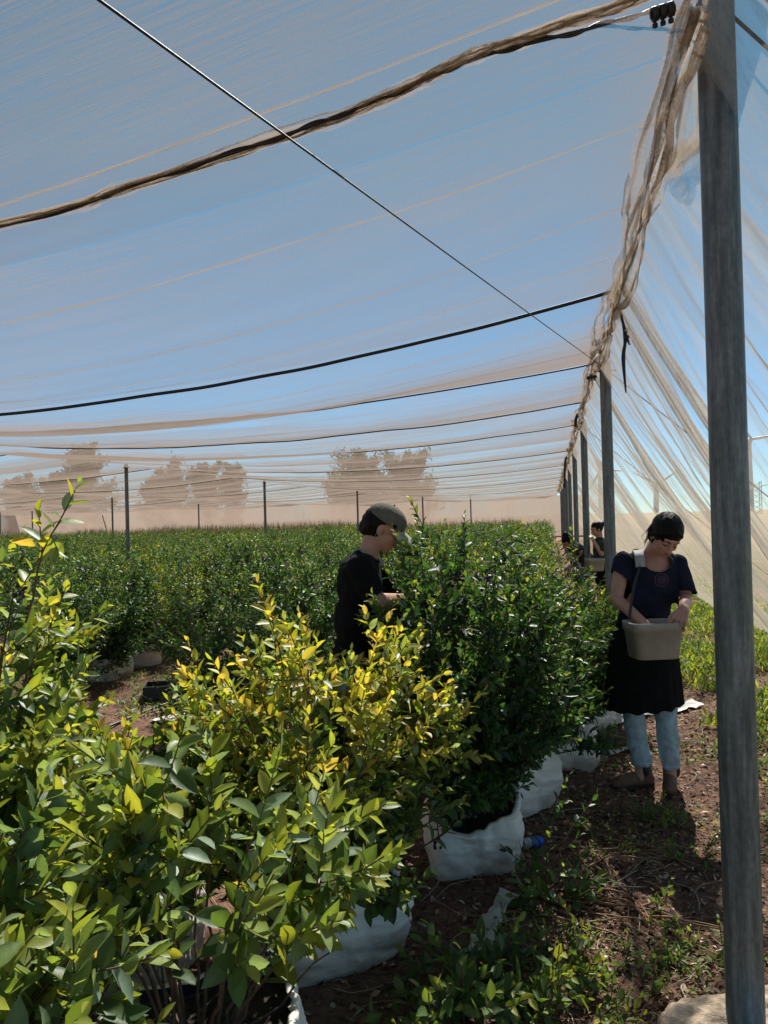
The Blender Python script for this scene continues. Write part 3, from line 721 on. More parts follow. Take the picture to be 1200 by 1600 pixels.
def add_bag(parent, wd, h, seed, rz=0, dip=0, dip_a=0, soil_h=.72, nr=128, lean=(0, 0)):
    V, F, last = bag_data(wd, h, seed, dip, dip_a, nr, lean=lean)
    mi = np.zeros(len(F)); mi[nr * 31:] = 1
    o = npmesh('grow_bag', V, F, [BAGM, BAGIN], parent, mi=mi); o.rotation_euler.z = rz
    n = 10; rr = np.linspace(0, 1, n)
    SV = []
    for q in rr: SV.append(np.stack([last[:, 0] * q, last[:, 1] * q, last[:, 2] * .98 - .004 + .012 * fbm(last[:, 0] * q * 20, last[:, 1] * q * 20, 1, 5, 3)], -1))
    s = npmesh('soil', np.concatenate(SV), grid_faces(n, nr, True), SOILM, parent); s.rotation_euler.z = rz
    return o

def make_bush(loc, label, group, H, Rr, bagw=.46, bagh=.32, rz=0, seed=0, dip=0, dip_a=0, lean=(0, 0), **k):
    e = empty('blueberry_bush', (loc.x, loc.y, G(loc.x, loc.y) - .01), 0, label, 'bush', group)
    if bagw: add_bag(e, bagw, bagh, seed, rz, dip, dip_a, lean=lean)
    (V, F, C), st, bb = bush_data(H, Rr, base=bagh * .72, **k)
    npmesh('foliage', V, F, LEAF, e, colr=C)
    st.build('stems', STEM, e)
    for q in bb[:40]: q.build('berry_cluster', BERRY, e, usecol=True)
    if len(bb) > 40:
        m = MB()
        for q in bb[40:]:
            for V_, F_, C_ in [(np.concatenate(q.V), np.concatenate(q.F), np.concatenate(q.C))]: m.add(V_, F_, C_)
        o = m.build('berries', BERRY, e, usecol=True); o['kind'] = 'stuff'
    return e
NG = 'blueberry bushes of the nearest row'
# nearest row, each one its own
make_bush(cw(-1.10, 1.48), 'broad-leaved bush at the bottom left corner, closest to the camera', NG, 1.20, .54, seed=3, low=.12, light=.30, glauc=.4, ncane=32, nshoot=390, leafL=.082, young=1.0, gold=.05, step=.019, rz=.3)
sprig = [tuple(cw(-1.0 - (-1.35), 0, 0) + Vector((0, 0, 0)))]
def loc_pts(root, pts): return [tuple(Vector(p) - root) for p in pts]
rootL = cw(-1.37, 2.40)
spr = loc_pts(rootL, [px(40, 960, 2.3), px(52, 920, 2.28), px(58, 880, 2.26), px(66, 850, 2.25), px(80, 822, 2.24), px(95, 800, 2.24)])
make_bush(rootL, 'yellow-green bush at the left edge with one sprig rising above the field', NG, 1.66, .46, seed=5, low=.12, light=.2, glauc=.25, ncane=40, nshoot=620, leafL=.066, young=1.15, gold=.05, berries=.05, extra=[spr])
make_bush(cw(-.53, 2.06), 'low pale-leaved bush in a dirty white bag at the bottom left centre', NG, 1.16, .42, bagw=.60, bagh=.32, seed=11, rz=.5, low=.25, light=.35, glauc=.4, minz=.62, ncane=22, nshoot=350, leafL=.082, young=1.0, gold=.05, step=.019, berries=.05, dip=.15, dip_a=3.6)
make_bush(cw(-.98, 2.85), 'low yellow-green bush behind the corner bushes, left of the golden one', NG, 1.04, .44, seed=13, low=.1, ncane=26, nshoot=330, leafL=.060, young=1.1, gold=.15)
make_bush(cw(-.27, 3.0), 'golden-tipped yellow bush in a printed white bag at the centre front', NG, 1.34, .52, bagw=.54, bagh=.31, seed=19, rz=.75, low=.1, minz=.36, light=.3, glauc=.15, ncane=64, nshoot=1050, leafL=.058, young=1.0, gold=.62, berries=.06, dip=.25, dip_a=-.4)
make_bush(cw(.36, 3.66), 'tall dark green bush full of berries beside the capped picker', NG, 1.68, .50, minz=.32, bagw=.42, bagh=.35, seed=23, rz=.3, low=.08, ncane=56, nshoot=1300, leafL=.052, young=.28, gold=0, berries=.35, dark=.3, dip=.45, dip_a=-2.0, lean=(.03, -.02))
make_bush(cw(.66, 4.32), 'dark berry-laden bush right behind the tallest dark bush', NG, 1.46, .54, minz=.30, bagw=.46, bagh=.32, seed=29, rz=.9, low=.08, ncane=36, nshoot=820, leafL=.050, young=.35, berries=.35, dark=.15, dip=.1)
make_bush(cw(1.08, 4.98), 'dark berry-laden bush in a slumped white bag, left of the standing picker', NG, 1.38, .52, minz=.26, bagw=.46, bagh=.32, seed=31, rz=.2, low=.08, ncane=34, nshoot=720, leafL=.050, young=.5, berries=.3, dip=.15)
make_bush(cw(1.42, 5.85), 'leafy green bush whose twigs reach the skirt of the standing picker', NG, 1.20, .46, minz=.24, bagw=.46, bagh=.32, seed=37, rz=.5, low=.08, ncane=32, nshoot=620, leafL=.050, young=.55, berries=.25)
make_bush(cw(1.62, 6.75), 'light green bush just left of the second post', NG, 1.10, .44, bagw=.42, bagh=.28, seed=41, rz=.1, low=.08, ncane=32, nshoot=560, leafL=.050, young=.6, berries=.15)

# mid-distance prototypes (shared meshes)
def proto_meshes(seed, H, Rr, young, leafL, nshoot, seg, stepp, berries, bag=True, nc=12):
    (V, F, C), st, bb = bush_data(H, Rr, nc, nshoot, leafL, young=young, seg=seg, step=stepp, berries=berries, low=.08, base=.16)
    f = npmesh('foliage', V, F, LEAF, None, colr=C); s = st.build('stems', STEM)
    return f.data, s.data, V, F, C, st, f, s
protos = []
for i, (H, Rr, yg) in enumerate([(1.38, .64, .3), (1.28, .66, .5), (1.44, .62, .2), (1.22, .64, .6)]):
    f, s, V, F, C, st, fo_, so_ = proto_meshes(i, H, Rr, yg, .052, 820, 2, .02, 0, nc=30)
    V2, F2, last = bag_data(.42, .24, 60 + i, nr=28)
    b = npmesh('grow_bag', V2, F2, [BAGM, BAGIN])
    protos.append((f, s, b.data))
    for q in (fo_, so_, b): bpy.data.objects.remove(q)
# far prototypes: everything in one mesh
farp = []
for i, (H, Rr, yg) in enumerate([(1.36, .64, .3), (1.27, .66, .55), (1.42, .62, .25), (1.2, .64, .65)]):
    (V, F, C), st, bb = bush_data(H, Rr, 18, 300, .066, young=yg, seg=1, step=.028, low=.1, base=.18)
    V2, F2, last = bag_data(.42, .2, 70 + i, nr=12)
    mbv = np.concatenate([V, V2]); cc = np.concatenate([C, np.full((len(V2), 3), .5)])
    o = npmesh('blueberry_bush', mbv, [F, F2 + len(V)], [LEAF, BAGM], None, colr=cc, mi=np.concatenate([np.zeros(len(F)), np.ones(len(F2))]))
    farp.append((o.data, V, F, C)); bpy.data.objects.remove(o)

spots = []
rows_x = [-.05, -2.55, -4.7, -7.4, -9.85, -12.3, -14.8, -17.2, -19.7, -22.1, -24.6, -27, -29.5, -32, -34.4, -36.9, -39.3, -41.8]
rown = ['second', 'third', 'fourth', 'fifth', 'sixth', 'seventh', 'eighth', 'ninth']
for ri, rx in enumerate(rows_x):
    ys = 7.9 if ri == 0 else max([7.6, 5.9, 6.5][min(ri, 2)], -1.243 * rx - 1.2)
    y = ys; k = 0
    while y < 57:
        spots.append((math.hypot(rx, y), rx - (.55 * min(1, max(0, y - 8) / 2) if ri == 0 else 0) + rs.randn() * .07, y + rs.randn() * .06, ri, k)); y += .78; k += 1
spots.sort()
cnt = 0; rest = []
ONES = ['', 'first', 'second', 'third', 'fourth', 'fifth', 'sixth', 'seventh', 'eighth', 'ninth', 'tenth', 'eleventh', 'twelfth', 'thirteenth', 'fourteenth', 'fifteenth', 'sixteenth', 'seventeenth', 'eighteenth', 'nineteenth']
def ordn(n):
    if n < 20: return ONES[n]
    t, o = divmod(n, 10)
    return {2: 'twentieth', 3: 'thirtieth', 4: 'fortieth', 5: 'fiftieth', 6: 'sixtieth', 7: 'seventieth'}[t] if o == 0 else {2: 'twenty', 3: 'thirty', 4: 'forty', 5: 'fifty', 6: 'sixty', 7: 'seventy'}[t] + '-' + ONES[o]
oname = ['first', 'second', 'third', 'fourth', 'fifth', 'sixth', 'seventh', 'eighth', 'ninth', 'tenth', 'eleventh', 'twelfth']
for d, x, y, ri, k in spots:
    if abs(x - .02) < .4 and 10.8 < y < 11.4: pass
    rz = rs.rand() * 6.28; s = .88 + .24 * rs.rand()
    if ri == 0 and y < 13: s *= .86
    rowt = 'post-side row' if ri == 0 else '%s row' % ordn(ri + 1)
    if d < 13:
        e = empty('blueberry_bush', (x, y, G(x, y) - .01), rz, 'leafy green bush, %s from the near end of the %s in the field' % (ordn(k + 1), rowt), 'bush', 'blueberry bushes in the field rows')
        e.scale = (s, s, s)
        pr = protos[rs.randint(4)]
        for nm, me in zip(('foliage', 'stems', 'grow_bag'), pr):
            o = bpy.data.objects.new(nm, me); col.objects.link(o); o.parent = e
        cnt += 1
    elif cnt < 285:
        o = bpy.data.objects.new('blueberry_bush', farp[rs.randint(4)][0]); col.objects.link(o)
        o.location = (x, y, G(x, y) - .01); o.rotation_euler.z = rz; o.scale = (s, s, s)
        tag(o, 'distant small-looking green bush, %s from the near end of the %s' % (ordn(k + 1), rowt), 'bush', 'far blueberry bushes')
        cnt += 1
    else: rest.append((x, y, rz, s))
# the rest of the field as one mass
AV, AF, AC = [], [], []; n0 = 0
for (x, y, rz, s) in rest:
    _, V, F, C = farp[rs.randint(4)]
    sel = rs.rand(len(F) // 2) < (.42 if y < 40 else .3); nl = len(F) // 2
    idx = np.nonzero(sel)[0]; Vq = V.reshape(-1, 4, 3)[idx].copy(); ctr = Vq.mean(1, keepdims=True); Vq = ctr + (Vq - ctr) * 1.35
    Vq = Vq.reshape(-1, 3); c, s_ = math.cos(rz), math.sin(rz)
    Vr = np.stack([Vq[:, 0] * c - Vq[:, 1] * s_, Vq[:, 0] * s_ + Vq[:, 1] * c, Vq[:, 2]], -1) * s + np.array([x, y, G(x, y)])
    b = np.arange(len(idx))[:, None] * 4 + n0
    AV.append(Vr); AF.append(np.concatenate([b + np.array([0, 1, 2]), b + np.array([0, 2, 3])])); AC.append(C.reshape(-1, 4, 3)[idx].reshape(-1, 3)); n0 += len(Vr)
if AV:
    o = npmesh('bush_field', np.concatenate(AV), np.concatenate(AF), LEAF, None, colr=np.concatenate(AC)); tag(o, 'distant mass of green bushes at the back of the field', 'bushes', kind='stuff')
print('bushes', cnt, 'rest', len(rest))

# ------------------------------------------------------------------ people
SKIN = simple('skin', (.46, .24, .175), .5, nscale=25, var=.08, bump=.05, spec=.35, sss=.12)
HAIRM = simple('dark_hair', (.008, .006, .005), .5, nscale=18, var=.5, bump=.7, s=(8, 8, 1), bdist=.006, spec=.12)
NAVY = simple('navy_shirt_cloth', (.013, .015, .030), .9, nscale=14, var=.25, bump=.5, bdist=.012, spec=.15)
BLKC = simple('black_cloth', (.008, .008, .009), .92, nscale=12, var=.3, bump=.5, bdist=.012, spec=.1)
OLIVE = simple('olive_cloth', (.035, .042, .032), .9, nscale=12, var=.3, bump=.5, bdist=.012, spec=.15)
DENIM = simple('light_denim', (.31, .43, .50), .85, nscale=16, var=.28, bump=.6, bdist=.012, spec=.2, detail=8)
BLUEJ = simple('blue_denim', (.04, .09, .22), .85, nscale=16, var=.28, bump=.6, spec=.2)
LEATH = simple('brown_suede', (.15, .085, .05), .75, nscale=22, var=.3, bump=.3)
SOLE = simple('dark_sole', (.03, .022, .016), .8)
CAPM = simple('taupe_cap_cloth', (.13, .115, .09), .9, nscale=30, var=.15, bump=.3, spec=.15)
CAPB = simple('pale_cap_brim', (.34, .32, .26), .85, nscale=30, var=.1, bump=.2)
BUCK = simple('taupe_plastic', (.33, .30, .275), .55, nscale=9, var=.2, bump=.12, spec=.4, detail=6)
LIP = simple('lip', (.33, .11, .09), .5, bump=0)
STRAPM = simple('grey_strap_pad', (.30, .29, .29), .8, nscale=40)
WHITE = simple('eye_white', (.5, .48, .46), .4, bump=0)

def loc3(root, u, v, z):
    p = px(u, v, z) - root; return Matrix.Rotation(-TH, 3, 'Z') @ p
def chain(mb, pts, rad):
    for i in range(len(pts)):
        mb.sphere(pts[i], rad[i], 14, 10)
        if i: mb.tube([pts[i - 1], pts[i]], [rad[i - 1], rad[i]], 14)
def ell(mb, c, r, M=None):
    th = np.linspace(0, np.pi, 13); ph = np.linspace(0, 2 * np.pi, 18, endpoint=False)
    V = np.array([[math.sin(t) * math.cos(p), math.sin(t) * math.sin(p), math.cos(t)] for t in th for p in ph]) * np.array(r)
    if M is not None: V = V @ np.array(M).T
    mb.add(V + np.array(tuple(c)), grid_faces(13, 18, True)[:, ::-1])
def bake(mb, name, mat, parent, vox, it=6, cut=None, disp=0, dsc=9):
    o = mb.build(name, mat)
    m = o.modifiers.new('r', 'REMESH'); m.mode = 'VOXEL'; m.voxel_size = vox
    s = o.modifiers.new('s', 'SMOOTH'); s.iterations = it; s.factor = .5
    dg = bpy.context.evaluated_depsgraph_get(); me = bpy.data.meshes.new_from_object(o.evaluated_get(dg))
    bpy.data.objects.remove(o)
    if disp:
        me.update(); n = len(me.vertices); co = np.empty(n * 3, np.float32); me.vertices.foreach_get('co', co); co = co.reshape(-1, 3)
        no = np.array([v.normal[:] for v in me.vertices])
        d = fbm(co[:, 0] * 1.6 + co[:, 2] * .9, co[:, 2] * 1.1 - co[:, 0] * .5 + co[:, 1], dsc, 77, 3)
        co = co + no * (d * disp)[:, None]; me.vertices.foreach_set('co', co.astype(np.float32).ravel())
    if cut:
        bm = bmesh.new(); bm.from_mesh(me)
        dl = [f for f in bm.faces if cut(f.calc_center_median())]
        bmesh.ops.delete(bm, geom=dl, context='FACES'); bm.to_mesh(me); bm.free()
    for p in me.polygons: p.use_smooth = True
    if not me.materials: me.materials.append(mat)
    ob = bpy.data.objects.new(name, me); col.objects.link(ob); ob.parent = parent
    return ob
def Rm(yaw, roll, pitch): return (Matrix.Rotation(R(yaw), 3, 'Z') @ Matrix.Rotation(R(roll), 3, 'Y') @ Matrix.Rotation(R(pitch), 3, 'X'))
def head_parts(mb, c, M, s=1.0):
    f = lambda p: c + M @ (Vector(p) * s)
    ell(mb, f((0, .012, .025)), np.array((.073, .092, .092)) * s, M)
    ell(mb, f((0, -.022, -.035)), np.array((.058, .064, .070)) * s, M)
    ell(mb, f((0, -.045, -.085)), np.array((.026, .028, .022)) * s, M)
    ell(mb, f((0, -.068, .030)), np.array((.050, .018, .012)) * s, M)
    for q in (-1, 1):
        ell(mb, f((q * .036, -.060, -.022)), np.array((.020, .016, .018)) * s, M)
        ell(mb, f((q * .074, .006, -.008)), np.array((.008, .017, .029)) * s, M)
    chain(mb, [f((0, -.080, .016)), f((0, -.094, -.010)), f((0, -.101, -.027))], [.008 * s, .0095 * s, .012 * s])
    for q in (-1, 1): mb.sphere(f((q * .011, -.090, -.029)), .008 * s, 8, 6)
    ell(mb, f((0, -.082, -.053)), np.array((.022, .010, .009)) * s, M)
def face_parts(e, c, M, s=1.0, fine=True):
    f = lambda p: c + M @ (Vector(p) * s)
    for q in (-1, 1):
        mb = MB(); mb.tube([f((q * .014, -.083, .024)), f((q * .030, -.081, .032)), f((q * .046, -.068, .026))], [.0035 * s, .004 * s, .002 * s], 6); mb.build('eyebrow', HAIRM, e)
        mb = MB(); ell(mb, f((q * .029, -.068, .006)), np.array((.013, .010, .0085)) * s, M); ey = mb.build('eyelid', SKIN, e)
        mb = MB(); mb.tube([f((q * .015, -.0745, .000)), f((q * .029, -.079, -.003)), f((q * .043, -.070, .001))], .0022 * s, 6); mb.build('eyelash', HAIRM, ey)
    mb = MB(); ell(mb, f((0, -.091, -.049)), np.array((.020, .005, .0045)) * s, M); ell(mb, f((0, -.090, -.058)), np.array((.017, .006, .005)) * s, M); mb.build('lips', LIP, e)
def hand(mb, wr, d, nrm, curl=(20, 35, 25), s=1.0, side=1):
    """wr wrist, d pointing direction, nrm back-of-hand normal; fingers bend away from nrm"""
    d = Vector(d).normalized(); nrm = Vector(nrm); nrm = (nrm - d * nrm.dot(d)).normalized(); x = d.cross(nrm).normalized() * side
    lens = [(.038, .024, .019), (.042, .027, .020), (.039, .025, .020), (.031, .019, .017)]
    for k in range(4):
        o = (k - 1.5)
        a = wr + x * (o * .012 * s); b = wr + d * ((.082 - abs(o - .3) * .005) * s) + x * (o * .0225 * s)
        chain(mb, [a, b], [.014 * s, .0105 * s])
        dir_ = (d + x * o * .07).normalized(); p = b; rr = .0083 * s
        for j in range(3):
            rot = Matrix.Rotation(R(curl[j] * (1 + .12 * k)), 3, dir_.cross(nrm)); dn = Matrix.Rotation(-R(curl[j] * (1 + .12 * k)), 3, dir_.cross(nrm)) @ dir_
            # choose the turn that bends away from the back of the hand
            dd = rot @ dir_
            dir_ = dd if dd.dot(nrm) < dn.dot(nrm) else dn
            nx = p + dir_ * (lens[k][j] * s); chain(mb, [p, nx], [rr, rr * .9]); p = nx; rr *= .92
    t0 = wr + d * .02 * s - x * .022 * s; t1 = wr + d * .055 * s - x * .045 * s - nrm * .012 * s; t2 = t1 + (d * .8 - x * .2 - nrm * .35).normalized() * .03 * s; t3 = t2 + (d * .9 + x * .1 - nrm * .5).normalized() * .025 * s
    chain(mb, [t0, t1, t2, t3], [.015 * s, .0125 * s, .0105 * s, .0085 * s])
def loft(rings, n=72):
    V = np.concatenate(rings); return V, grid_faces(len(rings), n, True)

def boot(e, ankle, heel, toe, name='boot'):
    """ankle boot: points on the ground plane for heel and toe"""
    h, t = Vector(heel), Vector(toe); d = (t - h); Lh = d.length; d.normalize()
    mb = MB()
    chain(mb, [h + d * .03 + Vector((0, 0, .045)), h + d * (Lh * .45) + Vector((0, 0, .048)), h + d * (Lh * .8) + Vector((0, 0, .036)), h + d * (Lh - .03) + Vector((0, 0, .032))], [.038, .040, .041, .031])
    chain(mb, [h + d * .045 + Vector((0, 0, .05)), Vector(ankle) + Vector((0, 0, .035))], [.041, .046])
    o = bake(mb, name, LEATH, e, .006, 5, cut=lambda c: c.z > ankle[2] + .045)
    s = MB(); n = 24; side = d.cross(Vector((0, 0, 1)))
    ring = []
    for k in range(n):
        a = k / n * 2 * math.pi; q = h + d * (Lh / 2) + d * (math.cos(a) * (Lh / 2 + .01)) + side * (math.sin(a) * .043 * (1 - .12 * (math.cos(a) < 0)))
        ring.append(q)
    V = [tuple(q + Vector((0, 0, z))) for z in (.0, .012, .024) for q in ring]
    s.add(V, grid_faces(3, n, True)); s.F.append(np.array([[k, (k + 1) % n, (k + 1) % n + 2 * n * 0, k] for k in range(0)]).reshape(0, 4)); s.M.append(np.zeros(0))
    s.build('sole', SOLE, o)
    return o
def elastic(o, c, r):
    mb = MB(); ell(mb, c, r); mb.build('elastic_panel', BLACK, o)

# --- the standing picker
zW = 4.45
rootW = px(1010, 1240, zW); rootW.z = G(rootW.x, rootW.y) + .0
W = empty('person', rootW, TH, 'standing woman in navy T-shirt, black skirt over pale jeans, looking into her bucket', 'person')
P_ = lambda u, v, z=zW: loc3(rootW, u, v, z)
hc = P_(1040, 839, 4.34); HM = Rm(12, 10, 42)
sR, sL = P_(973, 877), P_(1060, 880, 4.47); nb = P_(1018, 868, 4.48)
eR, wR = P_(963, 936, 4.40), P_(1008, 976, 4.16); eL, wL = P_(1072, 934, 4.42), P_(1068, 953, 4.11)
body = MB()
head_parts(body, hc, HM)
chain(body, [nb, hc + HM @ Vector((0, .03, -.04))], [.050, .047])
chain(body, [nb + Vector((-.07, .01, -.02)), nb, nb + Vector((.07, .01, -.02))], [.045, .055, .045])
ell(body, nb + Vector((0, -.005, -.13)), (.128, .083, .15)); ell(body, (.02, .0, 1.02), (.115, .08, .14)); ell(body, (.01, .0, .88), (.145, .095, .12))
chain(body, [sR, eR, wR], [.047, .037, .026]); chain(body, [sL, eL, wL], [.046, .036, .026])
dR = (wR - eR).normalized(); hand(body, wR, dR + Vector((.0, -.1, -.45)), Vector((0, -.5, .8)), side=1)
tipd = Vector((-.5, -.50, -.58)); hand(body, wL, tipd, Vector((-.2, -.75, .62)), curl=(42, 22, 10), s=.98, side=-1)
hipR, hipL = Vector((-.07, 0, .86)), Vector((.09, 0, .86)); kR, kL = Vector((-.075, -.02, .47)), Vector((.118, -.02, .46))
aR, aL = Vector((-.022, 0, .13)), Vector((.142, -.01, .11))
chain(body, [hipR, kR, aR, aR + Vector((-.02, -.01, -.08))], [.078, .052, .034, .03]); chain(body, [hipL, kL, aL, aL + Vector((-.01, -.03, -.06))], [.078, .052, .034, .03])
bake(body, 'body', SKIN, W, .0036, 3)
face_parts(W, hc, HM)
hb = MB(); f = lambda p: hc + HM @ Vector(p)
ell(hb, f((0, .026, .040)), (.087, .106, .094), HM); ell(hb, f((0, .045, -.012)), (.084, .066, .082), HM); ell(hb, f((0, .11, -.02)), (.04, .035, .04), HM)
for q in (-1, 1): chain(hb, [f((q * .004, -.060, .092)), f((q * .045, -.058, .066)), f((q * .074, -.020, .030)), f((q * .074, .02, -.01))], [.010, .011, .012, .018])
iM = HM.inverted()
def hcut(c):
    q = iM @ (c - hc); return q.y < -.028 and q.z < .052 - .9 * abs(q.x) * .35 and abs(q.x) < .070
bake(hb, 'hair', HAIRM, W, .005, 5, disp=.004, dsc=30)
for k in range(16):
    q = -1 if k % 2 else 1; a0 = .02 + .008 * k
    mb = MB(); mb.tube([f((q * .080, -.02 + a0 * .6, .03)), f((q * (.090 + .003 * rs.randn()), -.025 + a0 * .6, -.02)), f((q * (.084 + .008 * rs.randn()), -.03 + a0 * .7, -.065 - .02 * rs.rand())), f((q * (.078 + .01 * rs.randn()), -.03 + a0 * .7, -.09 - .02 * rs.rand()))], [.002, .0018, .0014, .0006], 4)
    mb.build('hair_strand', HAIRM, W)
sh = MB()
chain(sh, [nb + Vector((-.09, .01, -.035)), nb + Vector((0, .005, -.045)), nb + Vector((.09, .01, -.035))], [.055, .060, .055])
ell(sh, nb + Vector((0, -.008, -.13)), (.160, .104, .165)); ell(sh, nb + Vector((-.01, -.008, -.2)), (.158, .108, .14)); ell(sh, (.025, 0, 1.05), (.156, .112, .16)); ell(sh, (.012, 0, .93), (.150, .115, .12))
eRs = sR.lerp(eR, .42); eLs = sL.lerp(eL, .85)
chain(sh, [sR + Vector((.0, 0, -.0)), eRs, sR.lerp(eR, .62)], [.053, .057, .058]); chain(sh, [sL, sL.lerp(eL, .6), sL.lerp(eL, 1.15)], [.053, .058, .062])
dRs = (eR - sR).normalized(); dLs = (eL - sL).normalized()
def scut(c):
    q = c - (nb + Vector((.008, -.085, -.015)))
    if (q.x / .085) ** 2 + (q.y / .12) ** 2 + (q.z / .075) ** 2 < 1: return True
    q = c - (nb + Vector((.008, .0, .05)))
    if (q.x / .07) ** 2 + (q.y / .09) ** 2 + (q.z / .07) ** 2 < 1: return True
    ax = (c - sR) - dRs * (c - sR).dot(dRs)
    if (c - eRs).dot(dRs) > .5 * (c.x - eRs.x) and ax.length < .078 and c.x < sR.x + .03: return True
    if (c - eLs).dot(dLs + Vector((-.25, 0, 0))) > 0 and c.x > sL.x - .03: return True
    return c.z < .90
shirt = bake(sh, 'shirt', NAVY, W, .006, 7, cut=scut, disp=.016, dsc=7)
# round purple print on the chest, laid onto the cloth
bv = bvhtree.BVHTree.FromPolygons([v.co for v in shirt.data.vertices], [tuple(p.vertices) for p in shirt.data.polygons])
pc = P_(1041, 908, 4.3)
def lay(x, z):
    h = bv.ray_cast(Vector((x, -1, z)), Vector((0, 1, 0)))
    return (h[0] + Vector((0, -.003, 0))) if h[0] else Vector((x, -.1, z))
PRINT = simple('purple_print', (.13, .035, .09), .8, bump=0); 
lg = MB(); n = 40; rings = []
for r in (.036, .0395): rings.append(np.array([tuple(lay(pc.x + r * math.cos(a), pc.z + r * math.sin(a))) for a in np.linspace(0, 2 * np.pi, n, endpoint=False)]))
V, F = loft(rings, n); lg.add(V, F)
for zz, hw in ((.004, .016), (-.012, .010)):
    xs_ = np.linspace(-hw, hw, 8); lg.add([tuple(lay(pc.x + a, pc.z + zz + b)) for b in (-.0015, .0015) for a in xs_], grid_faces(2, 8))
lg.build('chest_print', PRINT, shirt)
PRINT2 = simple('dim_purple_print', (.028, .018, .036), .85, bump=0)
rings = [np.array([tuple(lay(pc.x + r * math.cos(a), pc.z + r * math.sin(a)) + Vector((0, .0012, 0))) for a in np.linspace(0, 2 * np.pi, n, endpoint=False)]) for r in (.001, .015, .028)]
lg = MB(); V, F = loft(rings, n); lg.add(V, F); lg.build('chest_print', PRINT2, shirt)
# skirt
a = np.linspace(0, 2 * np.pi, 120, endpoint=False); rings = []
for k, t in enumerate(np.linspace(0, 1, 26)):
    z = 1.0 * (1 - t) + .475 * t; hx = np.interp(t, [0, .3, 1], [.145, .190, .222]); hy = np.interp(t, [0, .3, 1], [.11, .14, .175])
    wv = 1 + t * (.030 * np.sin(a * 9 + 1.3 * np.sin(a * 2)) + .016 * np.sin(a * 17 + 2)) + .02 * fbm(a * 2, a * 0 + t * 4, 1, 5, 2)
    zz = z + (t > .9) * (t - .9) * 10 * .006 * np.sin(a * 14 + 1) + (.02 * t * np.sin(a + 1))
    rings.append(np.stack([.02 * (1 - t) + .0 + hx * wv * np.cos(a), .01 + hy * wv * np.sin(a), zz], -1))
V, F = loft(rings, 120); npmesh('skirt', V, F[:, ::-1], BLKC, W)
# jeans
for (h_, k_, a_, nm) in ((hipR, kR, aR, 0), (hipL, kL, aL, 1)):
    jb = MB(); chain(jb, [h_, k_, k_.lerp(a_, .6), a_ + Vector((0, 0, .03))], [.074, .069, .058, .057])
    for q in range(3): mb_c = a_ + Vector((.0, -.004, .015 + .022 * q)); ell(jb, mb_c, (.059 - .003 * (q % 2), .057, .016))
    bake(jb, 'jeans_leg', DENIM, W, .006, 4, cut=(lambda c, a_=a_: c.z < a_.z - .004), disp=.014, dsc=12)
b1 = boot(W, (aR.x + .005, aR.y, .13), (.045, .015, 0), (-.205, -.03, 0)); elastic(b1, (aR.x + .012, aR.y - .036, .105), (.017, .014, .036))
b2 = boot(W, (aL.x + .0, aL.y, .11), (.160, .055, 0), (.075, -.17, 0)); elastic(b2, (aL.x + .032, aL.y - .012, .095), (.016, .018, .036))

# --- buckets
def bucket(loc, rz, wd, dp, h, label, strap=None, pad=None, rx=0):
    e = empty('picking_bucket', loc, rz, label, 'bucket', 'picking buckets'); n = 64
    a = np.linspace(0, 2 * np.pi, n, endpoint=False); rr = 1 / (np.abs(np.cos(a)) ** 6 + np.abs(np.sin(a)) ** 6) ** (1 / 6)
    prof = [(0, 0.0), (.80, .0), (.86, .02), (.985, .76), (1.03, .765), (1.05, .97), (1.045, 1.0), (1.0, 1.0), (.99, .95), (.82, .06), (0, .05)]
    P = [np.stack([wd / 2 * s * rr * np.cos(a), dp / 2 * s * rr * np.sin(a), np.full(n, h * z)], -1) for s, z in prof]
    V, F = loft(P, n); npmesh('bucket_shell', V, F[:, ::-1], BUCK, e, smooth=True)
    # berries inside
    mb = MB()
    for k in range(120): 
        mb.sphere((rs.uniform(-.38, .38) * wd, rs.uniform(-.38, .38) * dp, h * .55 + rs.rand() * .012), .007, 6, 4, (.012, .016, .04))
    b = mb.build('berries', BERRY, e, usecol=True); b['kind'] = 'stuff'
    return e
bl = P_(1021, 1027, 4.15); bw = Matrix.Rotation(TH, 3, 'Z') @ bl + rootW
B1 = bucket(bw + Vector((0, 0, 0)), TH + R(4), .275, .19, .195, 'taupe picking bucket in front of the black skirt with a hand on its rim')
# shoulder strap with its grey pad
inv = lambda p: (B1.matrix_basis.inverted() @ (Matrix.Translation(rootW) @ Matrix.Rotation(TH, 4, 'Z') @ Vector(p)))
st_pts = [P_(983, 968, 4.22), P_(990, 920, 4.27), P_(1000, 885, 4.33), P_(998, 868, 4.39), P_(995, 858, 4.47), P_(990, 866, 4.55), P_(985, 930, 4.6), P_(980, 965, 4.35)]
def strip(pts, wd, th, name, mat, parent, out):
    C = smooth_path(pts, 40); n = len(C); Vv = []
    T = np.gradient(C, axis=0); T /= np.linalg.norm(T, axis=1, keepdims=True)
    o = np.tile(np.array(out, float), (n, 1)); S = o - T * (o * T).sum(1, keepdims=True); S /= np.linalg.norm(S, axis=1, keepdims=True); U = np.cross(T, S)
    for a_, b_ in ((-1, -1), (1, -1), (1, 1), (-1, 1)): Vv.append(C + S * wd / 2 * a_ + U * th / 2 * b_)
    V = np.stack(Vv, 1).reshape(-1, 3); return npmesh(name, V, grid_faces(n, 4, True), mat, parent, smooth=False)
strip([inv(p) for p in st_pts[:3]] , .014, .004, 'strap', BLACK, B1, (1, 0, 0))
strip([inv(p) for p in (st_pts[4], st_pts[5], st_pts[6], st_pts[7])], .022, .004, 'strap', BLACK, B1, (1, 0, 0))
